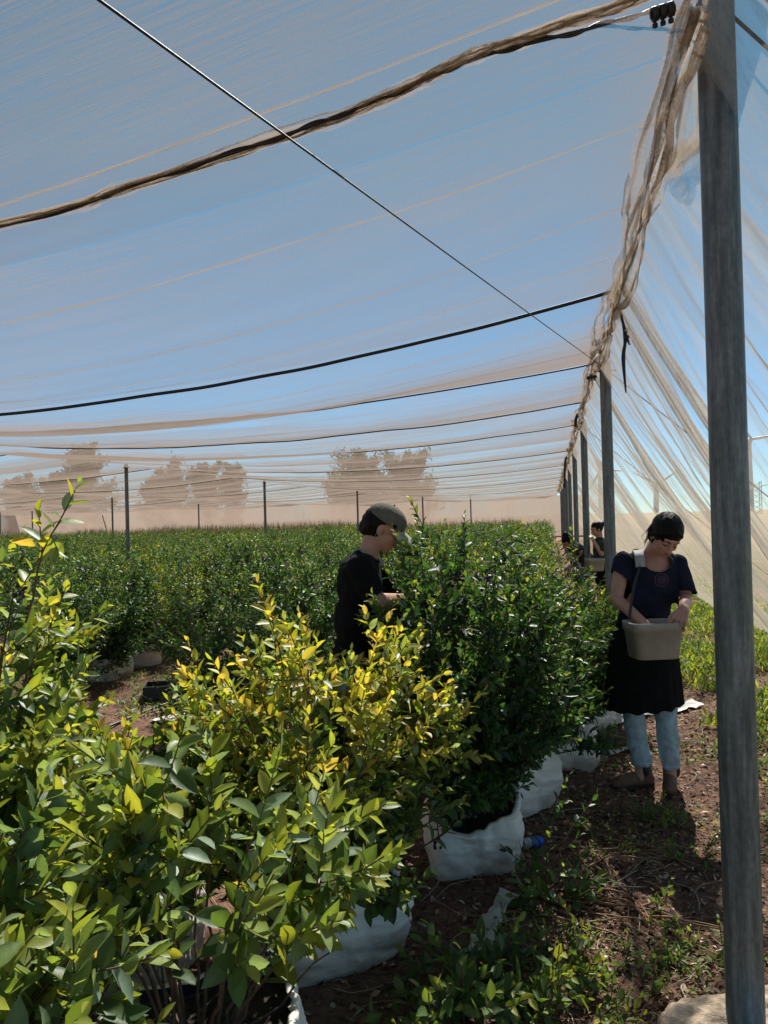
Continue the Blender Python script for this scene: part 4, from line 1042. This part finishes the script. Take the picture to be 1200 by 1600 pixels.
strip([inv(p) for p in (P_(1001, 886, 4.365), P_(1000, 876, 4.37), P_(998, 866, 4.40), P_(996, 861, 4.47))], .054, .014, 'strap_pad', STRAPM, B1, (1, 0, 0))

# --- the picker with the cap, seen from the side
rootC = px(590, 1330, 3.75); rootC = Vector((rootC.x, rootC.y, G(rootC.x, rootC.y)))
Cc = empty('person', rootC, TH, 'picker in taupe cap and black T-shirt, in profile, reaching into the tall dark bush', 'person')
Q = lambda u, v, z=3.75: loc3(rootC, u, v, z)
hc2 = Q(602, 826); HM2 = Rm(78, 0, 30)
nb2 = Q(574, 868, 3.75); s1, s2 = Q(563, 888, 3.58), Q(580, 884, 3.93)
e1, w1 = Q(590, 940, 3.58), Q(636, 936, 3.84); e2, w2 = Q(612, 935, 3.96), Q(655, 932, 3.90)
body = MB(); head_parts(body, hc2, HM2)
chain(body, [nb2, hc2 + HM2 @ Vector((0, .03, -.04))], [.052, .047])
ell(body, Q(562, 915), (.095, .145, .14)); ell(body, Q(558, 975), (.095, .125, .15)); ell(body, Q(556, 1040), (.105, .15, .14))
chain(body, [s1, s2], [.055, .055]); chain(body, [s1, e1, w1], [.050, .041, .027]); chain(body, [s2, e2, w2], [.050, .040, .027])
hand(body, w1, (w1 - e1) + Vector((0, 0, .02)), (0, -.5, 1), side=1); hand(body, w2, (w2 - e2), (0, .2, 1), side=-1)
for sy in (-1, 1):
    hp = Q(556, 1060) + Vector((0, sy * .085, 0)); chain(body, [hp, Vector((hp.x + .03, hp.y, .46)), Vector((hp.x - .01, hp.y, .08)), Vector((hp.x + .12, hp.y, .04))], [.08, .054, .038, .03])
bake(body, 'body', SKIN, Cc, .0048, 4); face_parts(Cc, hc2, HM2)
f = lambda p: hc2 + HM2 @ Vector(p)
hb = MB(); ell(hb, f((0, .048, .008)), (.082, .080, .085), HM2); ell(hb, f((0, .085, -.035)), (.05, .042, .045), HM2)
for q in (-1, 1): chain(hb, [f((q * .064, -.050, .040)), f((q * .068, .0, .040)), f((q * .062, .06, -.01)), f((q * .03, .08, -.045))], [.010, .012, .022, .026])
bake(hb, 'hair', HAIRM, Cc, .005, 4, disp=.004, dsc=30)
mb = MB(); mb.tube([f((-.0795 + 0, .0 + .004 * 0, -.040)) + HM2 @ Vector((0, .014 * math.cos(t), .014 * math.sin(t))) for t in np.linspace(0, 6.1, 14)], .0013, 5)
mb.build('earring', STRAPM, Cc)
# cap: crown and brim
cb = MB(); ell(cb, f((0, .014, .046)), (.088, .104, .074), HM2)
iM2 = HM2.inverted()
cap = bake(cb, 'cap', CAPM, Cc, .005, 3, cut=lambda c: (iM2 @ (c - hc2)).z < .034 + .12 * (iM2 @ (c - hc2)).y)
n = 22; m = 8; V = []
for top in (0, 1):
    for j in range(m):
        for i in range(n):
            a_ = R(-62 + 124 * i / (n - 1)); s_ = j / (m - 1)
            x = .088 * math.sin(a_) * (1 + .05 * s_); y = -(.078 * math.cos(a_) + .012) - s_ * .082 * math.cos(a_ * .95) ** .7
            V.append(tuple(f((x, y, .030 - .022 * (x / .08) ** 2 - .022 * s_ + .003 * top))))
F = grid_faces(m, n); F = np.concatenate([F, F[:, ::-1] + n * m])
npmesh('cap_brim', V, F, CAPB, cap)
mb = MB(); mb.sphere(f((0, .014, .121)), .005, 8, 5); mb.build('cap_button', CAPM, cap)
sh = MB(); ell(sh, Q(562, 912), (.112, .165, .15)); ell(sh, Q(558, 970), (.112, .145, .16)); ell(sh, Q(556, 1020), (.118, .16, .12)); chain(sh, [s1, s2], [.066, .066])
chain(sh, [nb2 + Vector((-.02, 0, -.02)), nb2 + Vector((-.03, 0, -.08))], [.062, .085])
x1 = s1.lerp(e1, .8); d1 = (e1 - s1).normalized(); x2 = s2.lerp(e2, .8); d2 = (e2 - s2).normalized()
chain(sh, [s1, s1.lerp(e1, .95)], [.066, .062]); chain(sh, [s2, s2.lerp(e2, .95)], [.066, .062])
def cut2(c):
    for s_, x_, d_ in ((s1, x1, d1), (s2, x2, d2)):
        v = c - s_; rad_ = (v - d_ * v.dot(d_)).length
        if (c - x_).dot(d_) > 0 and rad_ < .072 and (c - x_).length < .1 and c.x > x_.x - .058: return True
    q = c - (nb2 + Vector((.03, 0, .03))); return q.length < .075
bake(sh, 'shirt', BLKC, Cc, .007, 6, cut=cut2, disp=.014, dsc=7)
jb = MB()
for sy in (-1, 1):
    hp = Q(556, 1055) + Vector((0, sy * .085, 0)); chain(jb, [hp, Vector((hp.x + .03, hp.y, .46)), Vector((hp.x - .01, hp.y, .12))], [.095, .07, .055])
ell(jb, Q(556, 1045), (.125, .17, .13)); bake(jb, 'trousers', DENIM, Cc, .009, 4)
for sy in (-1, 1):
    hp = Q(556, 1060) + Vector((0, sy * .085, 0)); boot(Cc, (hp.x - .01, hp.y, .11), (hp.x - .05, hp.y, 0), (hp.x + .20, hp.y, 0))
strip([Q(540, 890, 3.70), Q(548, 868, 3.66), Q(560, 858, 3.66), Q(574, 862, 3.66)], .02, .006, 'bag_strap', STRAPM, Cc, (.3, 1, 0))

# --- two far pickers
def far_person(root, label, J, HMx, shirtm, legm, cat='person'):
    e = empty('person', root, TH, label, cat)
    body = MB(); head_parts(body, J['h'], HMx)
    chain(body, [J['n'], J['h'] + HMx @ Vector((0, .03, -.04))], [.05, .046]); mid = (J['s1'] + J['s2']) / 2; pel = J['p']
    ell(body, mid.lerp(pel, .3), (.10, .12, .13)); ell(body, pel, (.11, .13, .11)); chain(body, [mid, pel], [.095, .1])
    for k in '12':
        chain(body, [J['s' + k], J['e' + k], J['w' + k]], [.046, .037, .027])
        hand(body, J['w' + k], J['w' + k] - J['e' + k] * 1.0, (0, -.3, 1), curl=(35, 35, 25), side=-1)
        chain(body, [J['l' + k], J['k' + k], J['a' + k], J['a' + k] + Vector((-.13, 0, -.04))], [.08, .054, .038, .032])
    bake(body, 'body', SKIN, e, .009, 3); face_parts(e, J['h'], HMx)
    hb = MB(); f = lambda p: J['h'] + HMx @ Vector(p)
    ell(hb, f((0, .022, .028)), (.084, .100, .096), HMx)
    if 'pony' in J: chain(hb, [f((0, .10, .05)), f((0, .15, .05)), f((0, .165, -.03)), f((0, .14, -.12)), f((0, .12, -.22))], [.025, .03, .03, .024, .01])
    else: ell(hb, f((0, .07, .10)), (.05, .05, .045), HMx)
    im = HMx.inverted()
    bake(hb, 'hair', HAIRM, e, .009, 3, cut=lambda c: (im @ (c - J['h'])).y < -.03 and (im @ (c - J['h'])).z < .05)
    sh = MB(); chain(sh, [mid, mid.lerp(pel, .5), pel], [.12, .125, .135]); chain(sh, [J['s1'], J['s2']], [.064, .064])
    for k in '12': chain(sh, [J['s' + k], J['s' + k].lerp(J['e' + k], .55)], [.064, .06])
    bake(sh, 'shirt', shirtm, e, .011, 4, disp=.014, dsc=7)
    jb = MB(); ell(jb, pel + Vector((0, 0, -.06)), (.13, .15, .11))
    for k in '12': chain(jb, [J['l' + k], J['k' + k], J['a' + k]], [.095, .07, .055])
    bake(jb, 'trousers', legm, e, .011, 4)
    for k in '12': a_ = J['a' + k]; boot(e, (a_.x, a_.y, .09), (a_.x + .05, a_.y, 0), (a_.x - .19, a_.y, 0))
    return e
r4 = px(941, 950, 12.0); r4 = Vector((r4.x, r4.y, G(r4.x, r4.y))); q4 = lambda u, v, z=12.0: loc3(r4, u, v, z)
far_person(r4, 'far picker with a black ponytail, hand raised to the mouth, half behind the second post',
    dict(h=q4(932, 827), n=q4(937, 842), s1=q4(937, 850, 11.83), s2=q4(939, 850, 12.17), e1=q4(940, 866, 11.75), w1=q4(928, 846, 11.8), e2=q4(940, 872, 12.25), w2=q4(927, 880, 12.1),
         p=q4(940, 888), l1=q4(940, 897) + Vector((0, -.08, 0)), l2=q4(940, 897) + Vector((0, .08, 0)), k1=Vector((-.02, -.08, .46)), k2=Vector((.0, .08, .46)), a1=Vector((.0, -.08, .09)), a2=Vector((.02, .08, .09)), pony=1), Rm(-80, 0, 20), OLIVE, BLKC)
r3 = px(917, 948, 12.6); r3 = Vector((r3.x, r3.y, G(r3.x, r3.y))); q3 = lambda u, v, z=12.6: loc3(r3, u, v, z)
far_person(r3, 'far picker in olive shirt and blue jeans bending over bushes behind the third post',
    dict(h=q3(887, 846), n=q3(896, 850), s1=q3(899, 857, 12.43), s2=q3(899, 857, 12.77), e1=q3(901, 880, 12.35), w1=q3(886, 890, 12.4), e2=q3(899, 880, 12.9), w2=q3(884, 888, 12.8),
         p=q3(919, 877), l1=q3(920, 885) + Vector((0, -.08, 0)), l2=q3(920, 885) + Vector((0, .08, 0)), k1=Vector((-.02, -.08, .44)), k2=Vector((.0, .08, .44)), a1=Vector((.03, -.08, .09)), a2=Vector((.05, .08, .09))), Rm(-75, 0, 55), OLIVE, BLUEJ)
b4 = px(930, 892, 11.7); bucket(b4, TH, .27, .2, .19, 'small grey bucket held by the far ponytailed picker')
b3 = px(897, 905, 12.3); bucket(b3, TH + .3, .27, .2, .19, 'small grey bucket below the bending far picker, mostly behind leaves')

# ------------------------------------------------------------------ litter, twigs
def chips():
    n = 30000; x = np.concatenate([rs.uniform(-2.6, 2.6, n // 2), rs.normal(.35, .55, n // 2)]); y = np.concatenate([rs.uniform(1.8, 9, n // 2) ** 1.0, 1.9 + 6 * rs.rand(n // 2) ** 1.4])
    z = gh(x, y) + .004 + rs.rand(n) * .006
    C = np.array([(.10, .055, .035), (.16, .09, .055), (.22, .14, .09), (.045, .028, .02), (.30, .23, .17), (.38, .33, .27), (.13, .05, .03)])[rs.choice(7, n, p=[.28, .22, .14, .18, .09, .04, .05])] * (1.0 + .8 * rs.rand(n, 1))
    a = rs.rand(n) * 6.28; D = np.stack([np.cos(a), np.sin(a), rs.randn(n) * .25], -1); Nn = np.stack([rs.randn(n) * .5, rs.randn(n) * .5, np.ones(n)], -1)
    Ln = .010 + .035 * rs.rand(n) ** 2; V, F, Cc_ = leaf_mesh(np.stack([x, y, z], -1), D, Nn, Ln, Ln * rs.uniform(.25, .8, n), C, 2, .15, .8)
    o = npmesh('plant_litter', V, F, LITTER, None, colr=Cc_); tag(o, 'brown wood chips and dead leaves scattered over the soil', 'litter', kind='stuff')
chips()
def twigs():
    mb = MB()
    for k in range(620):
        if k < 260: x, y = cw(rs.normal(.75, .5), rs.uniform(2.4, 4.2)).xy
        else: x, y = rs.uniform(-1.6, 2.2), rs.uniform(1.9, 8)
        a = rs.rand() * 6.28; ln = .06 + .30 * rs.rand() ** 2; t = np.linspace(0, 1, 6); bd = rs.randn() * .5
        xx = x + np.cos(a + bd * t) * ln * t; yy = y + np.sin(a + bd * t) * ln * t
        zz = gh(xx, yy) + .006 + .02 * rs.rand() * np.sin(t * 3.1)
        c = np.array([(.20, .11, .06), (.30, .19, .11), (.10, .06, .04), (.42, .33, .24)][rs.randint(4)]) * (.8 + .4 * rs.rand())
        mb.tube(np.stack([xx, yy, zz], -1), .0012 + .0018 * rs.rand(), 4, tuple(c), cap=False)
    o = mb.build('dry_twigs', LITTER, usecol=True); tag(o, 'thin dry twigs and straw lying on the soil', 'twigs', kind='stuff')
twigs()
# thick pale roots lying across the path
mb = MB()
for k in range(26):
    u, v = rs.uniform(840, 1010), rs.uniform(1300, 1440); zz = 1920 / (v - 803)
    p = px(u, v, zz); a = R(-35) + rs.randn() * .5 + TH; ln = .15 + .4 * rs.rand(); t = np.linspace(0, 1, 10)
    xx = p.x + np.cos(a + .6 * t * rs.randn()) * ln * t; yy = p.y + np.sin(a + .5 * t * rs.randn()) * ln * t
    mb.tube(np.stack([xx, yy, gh(xx, yy) + .012 + .03 * np.sin(t * 3.1) * rs.rand()], -1), np.linspace(.0045, .0015, 10), 6, (.33 * (.7 + .5 * rs.rand()), .19, .11))
o = mb.build('dry_roots', LITTER, usecol=True); tag(o, 'tangle of dry orange-brown roots lying on the path in front of the boots', 'roots', kind='stuff')
# small soil heap under the roots
# ------------------------------------------------------------------ weeds and grass
def cover(n, xf, yf, name, label, cat, Lr=(.03, .07), cols=LIME, gmix=.5, up=.9, wr=.35, clump=0, mask=None):
    x, y = xf(n), yf(n)
    if clump:
        k = rs.randint(n // clump, size=n); x = x[k] + rs.randn(n) * .045; y = y[k] + rs.randn(n) * .05
    if mask is not None: q = mask(x, y); x, y = x[q], y[q]
    n = len(x); a = rs.rand(n) * 6.28
    D = np.stack([np.cos(a), np.sin(a), up + rs.randn(n) * .5], -1); Nn = np.stack([-np.cos(a) * .5, -np.sin(a) * .5, np.ones(n)], -1) + rs.randn(n, 3) * .3
    Ln = Lr[0] + (Lr[1] - Lr[0]) * rs.rand(n); z = gh(x, y) + .004 + rs.rand(n) ** 2 * Lr[1] * .9
    C = GREEN[rs.randint(4, size=n)] * 1.3; m = (rs.rand(n, 1) * gmix * 1.4).clip(0, 1); C = C * (1 - m) + cols[rs.randint(4, size=n)] * m
    V, F, Cv = leaf_mesh(np.stack([x, y, z], -1), D, Nn, Ln, Ln * wr, C, 2)
    o = npmesh(name, V, F, WEEDL, None, colr=Cv); return tag(o, label, cat, kind='stuff')
cover(52000, lambda n: rs.uniform(.95, 3.3, n), lambda n: 5.5 + 17 * rs.rand(n) ** 1.3, 'grass', 'green weeds and grass along the foot of the side net', 'grass', (.04, .11), LIME, .95, 1.1, .24, 14,
      lambda x, y: vn(x, y, 1.7, 3) + .5 * vn(x, y, 6, 7) > -.08 + .5 * np.clip(1.5 - x, 0, 1) * (y < 12))
cover(9000, lambda n: rs.uniform(.9, 3.6, n), lambda n: rs.uniform(1.8, 5.6, n), 'ground_cover', 'low green weeds right of the nearest post', 'weeds', (.02, .06), LIME, .5, .7, .42, 12, lambda x, y: vn(x, y, 2.2, 5) > -.02)
cover(7000, lambda n: rs.uniform(-5.5, -1.3, n), lambda n: rs.uniform(3.5, 8, n), 'low_weeds', 'low weeds between the nearest and second rows', 'weeds', (.02, .06), LIME, .3, .7, .4, 12, lambda x, y: vn(x, y, 1.5, 8) > -.05)
cover(9000, lambda n: rs.uniform(-.3, 1.5, n), lambda n: rs.uniform(2.0, 7, n), 'sparse_weeds', 'sparse small weeds dotted over the brown path', 'weeds', (.012, .035), LIME, .6, .6, .45, 16, lambda x, y: vn(x, y, 1.6, 12) > .08)
# tall dry grass at the end of the field
n = 16000; x = rs.uniform(-44, -2, n); y = rs.uniform(52, 58, n); hgt = rs.uniform(.5, 1.55, n) * (1 + .5 * vn(x, y, .3, 3))
D = np.stack([rs.randn(n) * .18, rs.randn(n) * .18, np.ones(n)], -1); Cg = np.array([(.34, .27, .15), (.27, .21, .12), (.40, .33, .2), (.22, .2, .1)])[rs.randint(4, size=n)]
V, F, Cv = leaf_mesh(np.stack([x, y, gh(x, y)], -1), D, rs.randn(n, 3) + np.array([0, -1, 0]), hgt, np.full(n, .045), Cg, 1)
o = npmesh('dry_grass', V, F, LITTER, None, colr=Cv); tag(o, 'tall dry straw-coloured grass at the far end of the field', 'grass', kind='stuff')

def weed(u, v, H, Rr, ns, lf, label, young=.6, wide=1.5, name='weed_plant', nc=7, extra=None, cat='weed', grp='weeds on the path', dk=0):
    z = 1920 / (v - (812 - (u - 600) * .026)); p = px(u, v, z)
    if z < 8: lf *= 1.1; young = min(1.3, young * 1.5 + .35); H *= .85; lite = .75
    e = empty(name, (p.x, p.y, G(p.x, p.y)), 0, label, cat, grp)
    global leafw
    (V, F, C), st, bb = bush_data(H, Rr, nc, ns, lf, young=young, seg=4, base=.04, step=lf * .38, low=.1, shoot=(lf * 1.2, lf * 2.6), extra=extra, dark=dk, light=.55)
    npmesh('leaves', V, F, WEEDL, e, colr=C); st.build('stems', STEM, e); return e
weed(735, 1560, .20, .17, 42, .070, 'large-leaved dark green weed at the bottom, between the dirty white bags and the footing', .25)
weed(690, 1590, .17, .15, 30, .065, 'broad-leaved weed at the bottom edge, nearest the white bags', .3)
weed(820, 1535, .19, .17, 44, .050, 'leafy weed at the bottom, middle of the big weed patch', .45)
weed(880, 1505, .15, .15, 36, .040, 'small-leaved sprawling weed at the right end of the big weed patch', .5)
weed(905, 1585, .10, .17, 34, .034, 'low weed beside the left edge of the concrete footing', .55)
weed(790, 1598, .14, .16, 36, .050, 'weed at the bottom edge in the middle of the patch', .4)
weed(975, 1545, .09, .16, 30, .030, 'low reddish-green weed above the concrete footing', .6)
weed(1085, 1505, .10, .14, 30, .030, 'yellowish low weed just left of the nearest post', .7)
weed(1040, 1440, .06, .10, 14, .035, 'small grey-leaved weed on the path below the roots', .1)
weed(1035, 1285, .14, .11, 34, .030, 'small feathery green weed in front of the left boot', .3)
weed(1080, 1340, .10, .12, 26, .028, 'pale green weed on the path left of the post, below the boots', .8)
weed(860, 1400, .15, .12, 26, .060, 'upright dark-leaved weed at the foot of the trailing shoot', .2)
weed(945, 1330, .05, .14, 16, .025, 'flat green weed among the roots on the path', .6)
weed(1190, 1480, .14, .14, 34, .040, 'green weed right of the nearest post at the frame edge', .6)
weed(855, 835 + 30, 1.25, .30, 90, .06, 'upright feathery green weed sticking up above the far bushes near the post row', .3, cat='weed')
# trailing leafy shoot beside the bags
rt = px(850, 1395, 3.3)
ex = [loc_pts(Vector((rt.x, rt.y, 0)), [px(850, 1395, 3.3), px(855, 1350, 3.3), px(850, 1300, 3.3), px(862, 1262, 3.3), px(878, 1240, 3.28)]),
      loc_pts(Vector((rt.x, rt.y, 0)), [px(850, 1390, 3.3), px(875, 1330, 3.25), px(895, 1290, 3.2), px(915, 1270, 3.2)]),
      loc_pts(Vector((rt.x, rt.y, 0)), [px(852, 1395, 3.3), px(880, 1370, 3.2), px(910, 1372, 3.15), px(935, 1378, 3.1)])]
e = empty('young_shoot', (rt.x, rt.y, 0), 0, 'young blueberry shoot with round leaves trailing on the path beside the white bags', 'plant')
(V, F, C), st, bb = bush_data(.45, .15, 3, 5, .050, young=.3, seg=4, base=.04, step=.022, low=.3, shoot=(.08, .14), extra=ex)
npmesh('leaves', V, F, LEAF, e, colr=C); st.build('stems', STEM, e)

# ------------------------------------------------------------------ small things on the ground
CONC = simple('sandy_concrete', (.36, .28, .21), .98, nscale=26, var=.45, bump=1, bdist=.02, detail=10, spec=.05)
def footing():
    c = Vector((.62, 2.42, 0)); n = 120; a = np.linspace(0, 2 * np.pi, n, endpoint=False); rings = []
    for s, z in [(1.05, -.03), (1.03, .01), (.99, .035), (.95, .045), (.9, .048)] + [(q, .052) for q in np.linspace(.85, .02, 24)]:
        r = s * (.30 + .10 * fbm(np.cos(a) * 2, np.sin(a) * 2, 1, 3, 4)) / (np.abs(np.cos(a)) ** 5 + np.abs(np.sin(a)) ** 5) ** .2
        x, y = r * np.cos(a + .3), r * np.sin(a + .3); rings.append(np.stack([x, y, z * .8 + .030 * fbm(x, y, 14, 7, 4)], -1))
    V, F = loft(rings, n); o = npmesh('concrete_footing', V, F, CONC); o.location = (c.x, c.y, G(c.x, c.y)); tag(o, 'sandy concrete footing around the foot of the nearest post', 'footing')
footing()
SHEET = simple('dirty_white_sheet', (.52, .48, .43), .7, nscale=12, var=.25, bump=.6, bdist=.02, detail=8)
def sheet(pts, wd, label, seed, lift=.03, cr=.05):
    C = smooth_path([Vector((px(u, v, 1920 / (v - (812 - (u - 600) * .026))).x, px(u, v, 1920 / (v - (812 - (u - 600) * .026))).y, 0)) for u, v in pts], 60)
    T = np.gradient(C, axis=0); T /= np.linalg.norm(T, axis=1, keepdims=True); S = np.stack([-T[:, 1], T[:, 0], T[:, 2] * 0], -1); n = len(C); V = []
    for q in np.linspace(-1, 1, 14):
        ww = wd * (.8 + .5 * vn(np.arange(n) * .12, np.arange(n) * 0, 1, seed)); P = C + S * (q * ww)[:, None]
        P[:, :2] += .02 * np.stack([fbm(P[:, 0], P[:, 1], 9, seed), fbm(P[:, 0], P[:, 1], 9, seed + 3)], -1)
        P[:, 2] = gh(P[:, 0], P[:, 1]) + .012 + np.abs(fbm(P[:, 0], P[:, 1], 7, seed, 3)) * cr + lift * max(0, 1 - abs(q)) * .5; V.append(P)
    o = npmesh('ground_sheet', np.concatenate(V), grid_faces(14, n), SHEET); tag(o, label, 'sheet', 'white sheets on the soil')
sheet([(870, 1150), (920, 1140), (975, 1125), (1040, 1112), (1080, 1098)], .13, 'crumpled white sheet passing behind the jeans of the standing picker', 5)
sheet([(950, 1180), (975, 1175), (1005, 1172)], .05, 'small flat scrap of white sheet beside the jeans', 9, .01, .02)
sheet([(905, 1200), (925, 1188)], .05, 'tiny torn white scrap left of the boots', 14, .01, .03)
sheet([(245, 1128), (285, 1118), (315, 1122)], .12, 'grey-white sheet on the soil left of the golden bush', 19, .01, .03)
sheet([(745, 1480), (765, 1440), (800, 1395)], .05, 'narrow pale strip of sheet on the dark soil beside the printed bag', 23, .01, .03)
sheet([(60, 1090), (110, 1085)], .12, 'pale sheet on the soil by the left edge bush', 29, .01, .03)
# printed label board (unreadable) is just a grey card by the drip line
DRIP = simple('drip_pipe', (.012, .012, .012), .5)
pts = []
for u, v in [(60, 1185), (150, 1145), (230, 1112), (300, 1090), (345, 1075), (420, 1050)]:
    z = 1920 / (v - (812 - (u - 600) * .026)); p = px(u, v, z); p.z = G(p.x, p.y) + .03; pts.append(p)
mb = MB(); mb.tube(smooth_path(pts, 40), .011, 8); tag(mb.build('drip_pipe', DRIP), 'black irrigation pipe lying on the soil left of the golden bush', 'pipe')
# a black crate-like tray behind
tp = px(262, 1088, 1920 / (1088 - 820)); e = empty('black_tray', (tp.x, tp.y, G(tp.x, tp.y)), .4, 'small black plastic tray on the soil left of the golden bush', 'tray')
mb = MB(); 
for (cx, cy, sx, sy) in ((0, -.13, .4, .01), (0, .13, .4, .01), (-.2, 0, .01, .27), (.2, 0, .01, .27)): mb.box((cx, cy, .06), (sx, sy, .12))
mb.build('tray_wall', BLACK, e, smooth=False); mb = MB(); mb.box((0, 0, .008), (.39, .25, .01)); mb.build('tray_base', BLACK, e, smooth=False)
# wrapper
BLUE = simple('blue_foil', (.02, .12, .55), .3, nscale=20, var=.3, bump=.3); SILV = simple('silver_foil', (.5, .5, .52), .35, nscale=20, bump=.5)
wp = px(833, 1318, 1920 / (1318 - 806)); wr_ = empty('food_wrapper', (wp.x, wp.y, G(wp.x, wp.y) + .01), TH + .3, 'crumpled blue and silver wrapper on the dark soil', 'wrapper')
for nm, m_, x0, w_ in (('foil_end', SILV, -.035, .03), ('printed_side', BLUE, .015, .05)):
    gx_, gy_ = np.meshgrid(np.linspace(-1, 1, 14), np.linspace(0, 2 * np.pi, 20), indexing='ij')
    r_ = .02 * (1 + .5 * vn(gx_ * 2, np.cos(gy_) * 2, 1.3, 5)) 
    V = np.stack([x0 + gx_ * w_ / 1.6, r_ * np.cos(gy_) * 1.2, .018 + r_ * np.sin(gy_)], -1).reshape(-1, 3)
    npmesh(nm, V, grid_faces(14, 20), m_, wr_, smooth=False)
# faint print on the bags: ring and smudges
PRT = simple('faded_grey_print', (.33, .31, .31), .7, bump=0)

# dry brown plant hanging over a bag
mb = MB(); hp = px(905, 1120, 5.25)
for k in range(26):
    t = np.linspace(0, 1, 8); a = rs.randn() * .05; b = rs.randn() * .05
    mb.tube(np.stack([hp.x + a * 1.2 * t + .02 * np.sin(t * 5 + k) + .05 * t, hp.y + b * t - .05 * t, np.maximum(hp.z - .30 * t ** 1.2 * (1 + .2 * rs.randn()), G(hp.x, hp.y) + .02)], -1), .005, 5, (.26, .13 + .03 * rs.randn() * .5, .07))
tag(mb.build('dead_plant', LITTER, usecol=True), 'dead brown plant hanging down the side of a white bag by the picker', 'dead plant')

# ------------------------------------------------------------------ far things
FAR = leaf_mat('tree_leaf', .3, .6)
def tree(u, vtop, z, wd, label, seed, spiky=1):
    base = px(u, 815, z); base.z = 0; vtop += 14; H = (812 - (u - 600) * .026 - vtop) / 1200 * z + 1.6
    e = empty('tree', base, 0, label, 'tree', 'trees beyond the far end of the field')
    mb = MB(); mb.tube([(0, 0, 0), (.1, 0, H * .5), (0, .1, H * .93)], [.28, .17, .04], 8); 
    P, C = [], []
    nl = 24
    for k in range(nl):
        t = .10 + .87 * k / nl; a = k * 2.4 + seed; ln = wd * .55 * (1 - .55 * abs(t - .5) * 1.3) * (.5 + .7 * rs.rand()); tip = np.array([math.cos(a) * ln, math.sin(a) * ln, H * t + ln * .55 * rs.rand() + .3])
        mb.tube([(0, 0, H * t * .85), tuple(tip * np.array([.5, .5, .97])), tuple(tip)], [.08, .05, .02], 5)
        m = 420; c = rs.rand(m, 1) ** .6; q = np.array([0, 0, H * t * .85]) * (1 - c) + tip * c + rs.randn(m, 3) * np.array([.5, .5, .42]) * ln * .22 * (.5 + c); P.append(q)
        C.append(np.tile(np.array([(.03, .05, .02), (.045, .07, .03), (.02, .035, .018)][k % 3]), (m, 1)))
    top = np.array([0, 0, H]) + rs.randn(300, 3) * np.array([.25, .25, .6]) * (wd * .1) - np.array([0, 0, .5]); P.append(top); C.append(np.tile((.03, .05, .02), (300, 1)))
    P = np.concatenate(P); C = np.concatenate(C); n = len(P); s_ = .16 + .25 * rs.rand(n)
    D = rv(n) + np.array([0, 0, .5]); V, F, Cv = leaf_mesh(P, D, rv(n), s_ * 1.5, s_ * .55, C, 1)
    npmesh('crown', V, F, FAR, e, colr=Cv); mb.build('trunk', STEM, e)
for a_ in [(135, 690, 80, 5.5, 'tall feathery tree, the leftmost big one beyond the field', 1), (92, 728, 86, 4, 'low tree left of the leftmost big tree', 2), (268, 714, 88, 4.2, 'tree just right of the tall left post', 3),
           (322, 713, 90, 4.2, 'tree midway between the two left posts', 4), (365, 715, 90, 2.6, 'slim tree near the second left post', 5), (570, 703, 85, 6.5, 'broad tree above the capped picker, left one of the pair', 6),
           (640, 697, 85, 6.5, 'broad tree above and right of the cap, right one of the pair', 7), (535, 735, 92, 4, 'small tree left of the broad pair', 8), (240, 735, 95, 3, 'small tree directly right of the tall left post', 9), (30, 735, 95, 4, 'faint small tree at the left edge', 10)]: tree(*a_)
TURB = simple('turbine_paint', (.55, .57, .6), .5, bump=0)
def turbine(u, v, z, rot, bl, label):
    hub = px(u, v, z); e = empty('wind_turbine', (hub.x, hub.y, 0), TH, label, 'wind turbine', 'wind turbines on the horizon'); h = hub.z; s = z / 900
    mb = MB(); mb.tube([(0, 0, -2), (0, 0, h)], [3.2 * s, 2.0 * s], 14); mb.build('tower', TURB, e)
    mb = MB(); mb.tube([(0, -4 * s, h), (0, 7 * s, h)], [2.4 * s, 2.2 * s], 10); mb.sphere((0, -5 * s, h), 2.2 * s); mb.build('nacelle', TURB, e)
    for k in range(3):
        a = R(rot + 120 * k); d = np.array([math.cos(a), 0, math.sin(a)]); t = np.linspace(0, 1, 8)[:, None]
        mb = MB(); mb.tube(np.array([0, -5.5 * s, h]) + d * t * bl, np.interp(t[:, 0], [0, .2, 1], [1.4 * s, 1.9 * s, .5 * s]), 8); mb.build('blade', TURB, e)
turbine(1171, 687, 900, 8, 48, 'wind turbine right of the nearest post with one blade level')
turbine(1024, 757, 1700, 32, 60, 'small wind turbine seen between the posts with one blade pointing up right')
turbine(937, 735, 1500, -3, 45, 'small wind turbine seen through the net just left of the second post')
mb = MB(); c = px(1183, 810, 160); 
for dx in (-.8, .8):
    for dy in (-.8, .8): mb.tube([(dx, dy, 0), (dx, dy, 7)], .08, 4)
for k in range(6): mb.tube([(-.8, -.8, k * 1.15), (.8, -.8, k * 1.15 + 1.15)], .06, 4); mb.tube([(.8, .8, k * 1.15), (-.8, .8, k * 1.15 + 1.15)], .06, 4)
mb.tube([(-3, 0, 5.2), (2.2, 0, 6.2)], .08, 4); mb.tube([(-2, 0, 0), (-2, 0, 4)], .1, 4)
o = mb.build('lattice_mast', simple('mast_paint', (.3, .32, .34), .6)); o.location = (c.x, c.y, G(c.x, c.y)); tag(o, 'small lattice mast on the horizon right of the nearest post', 'mast')
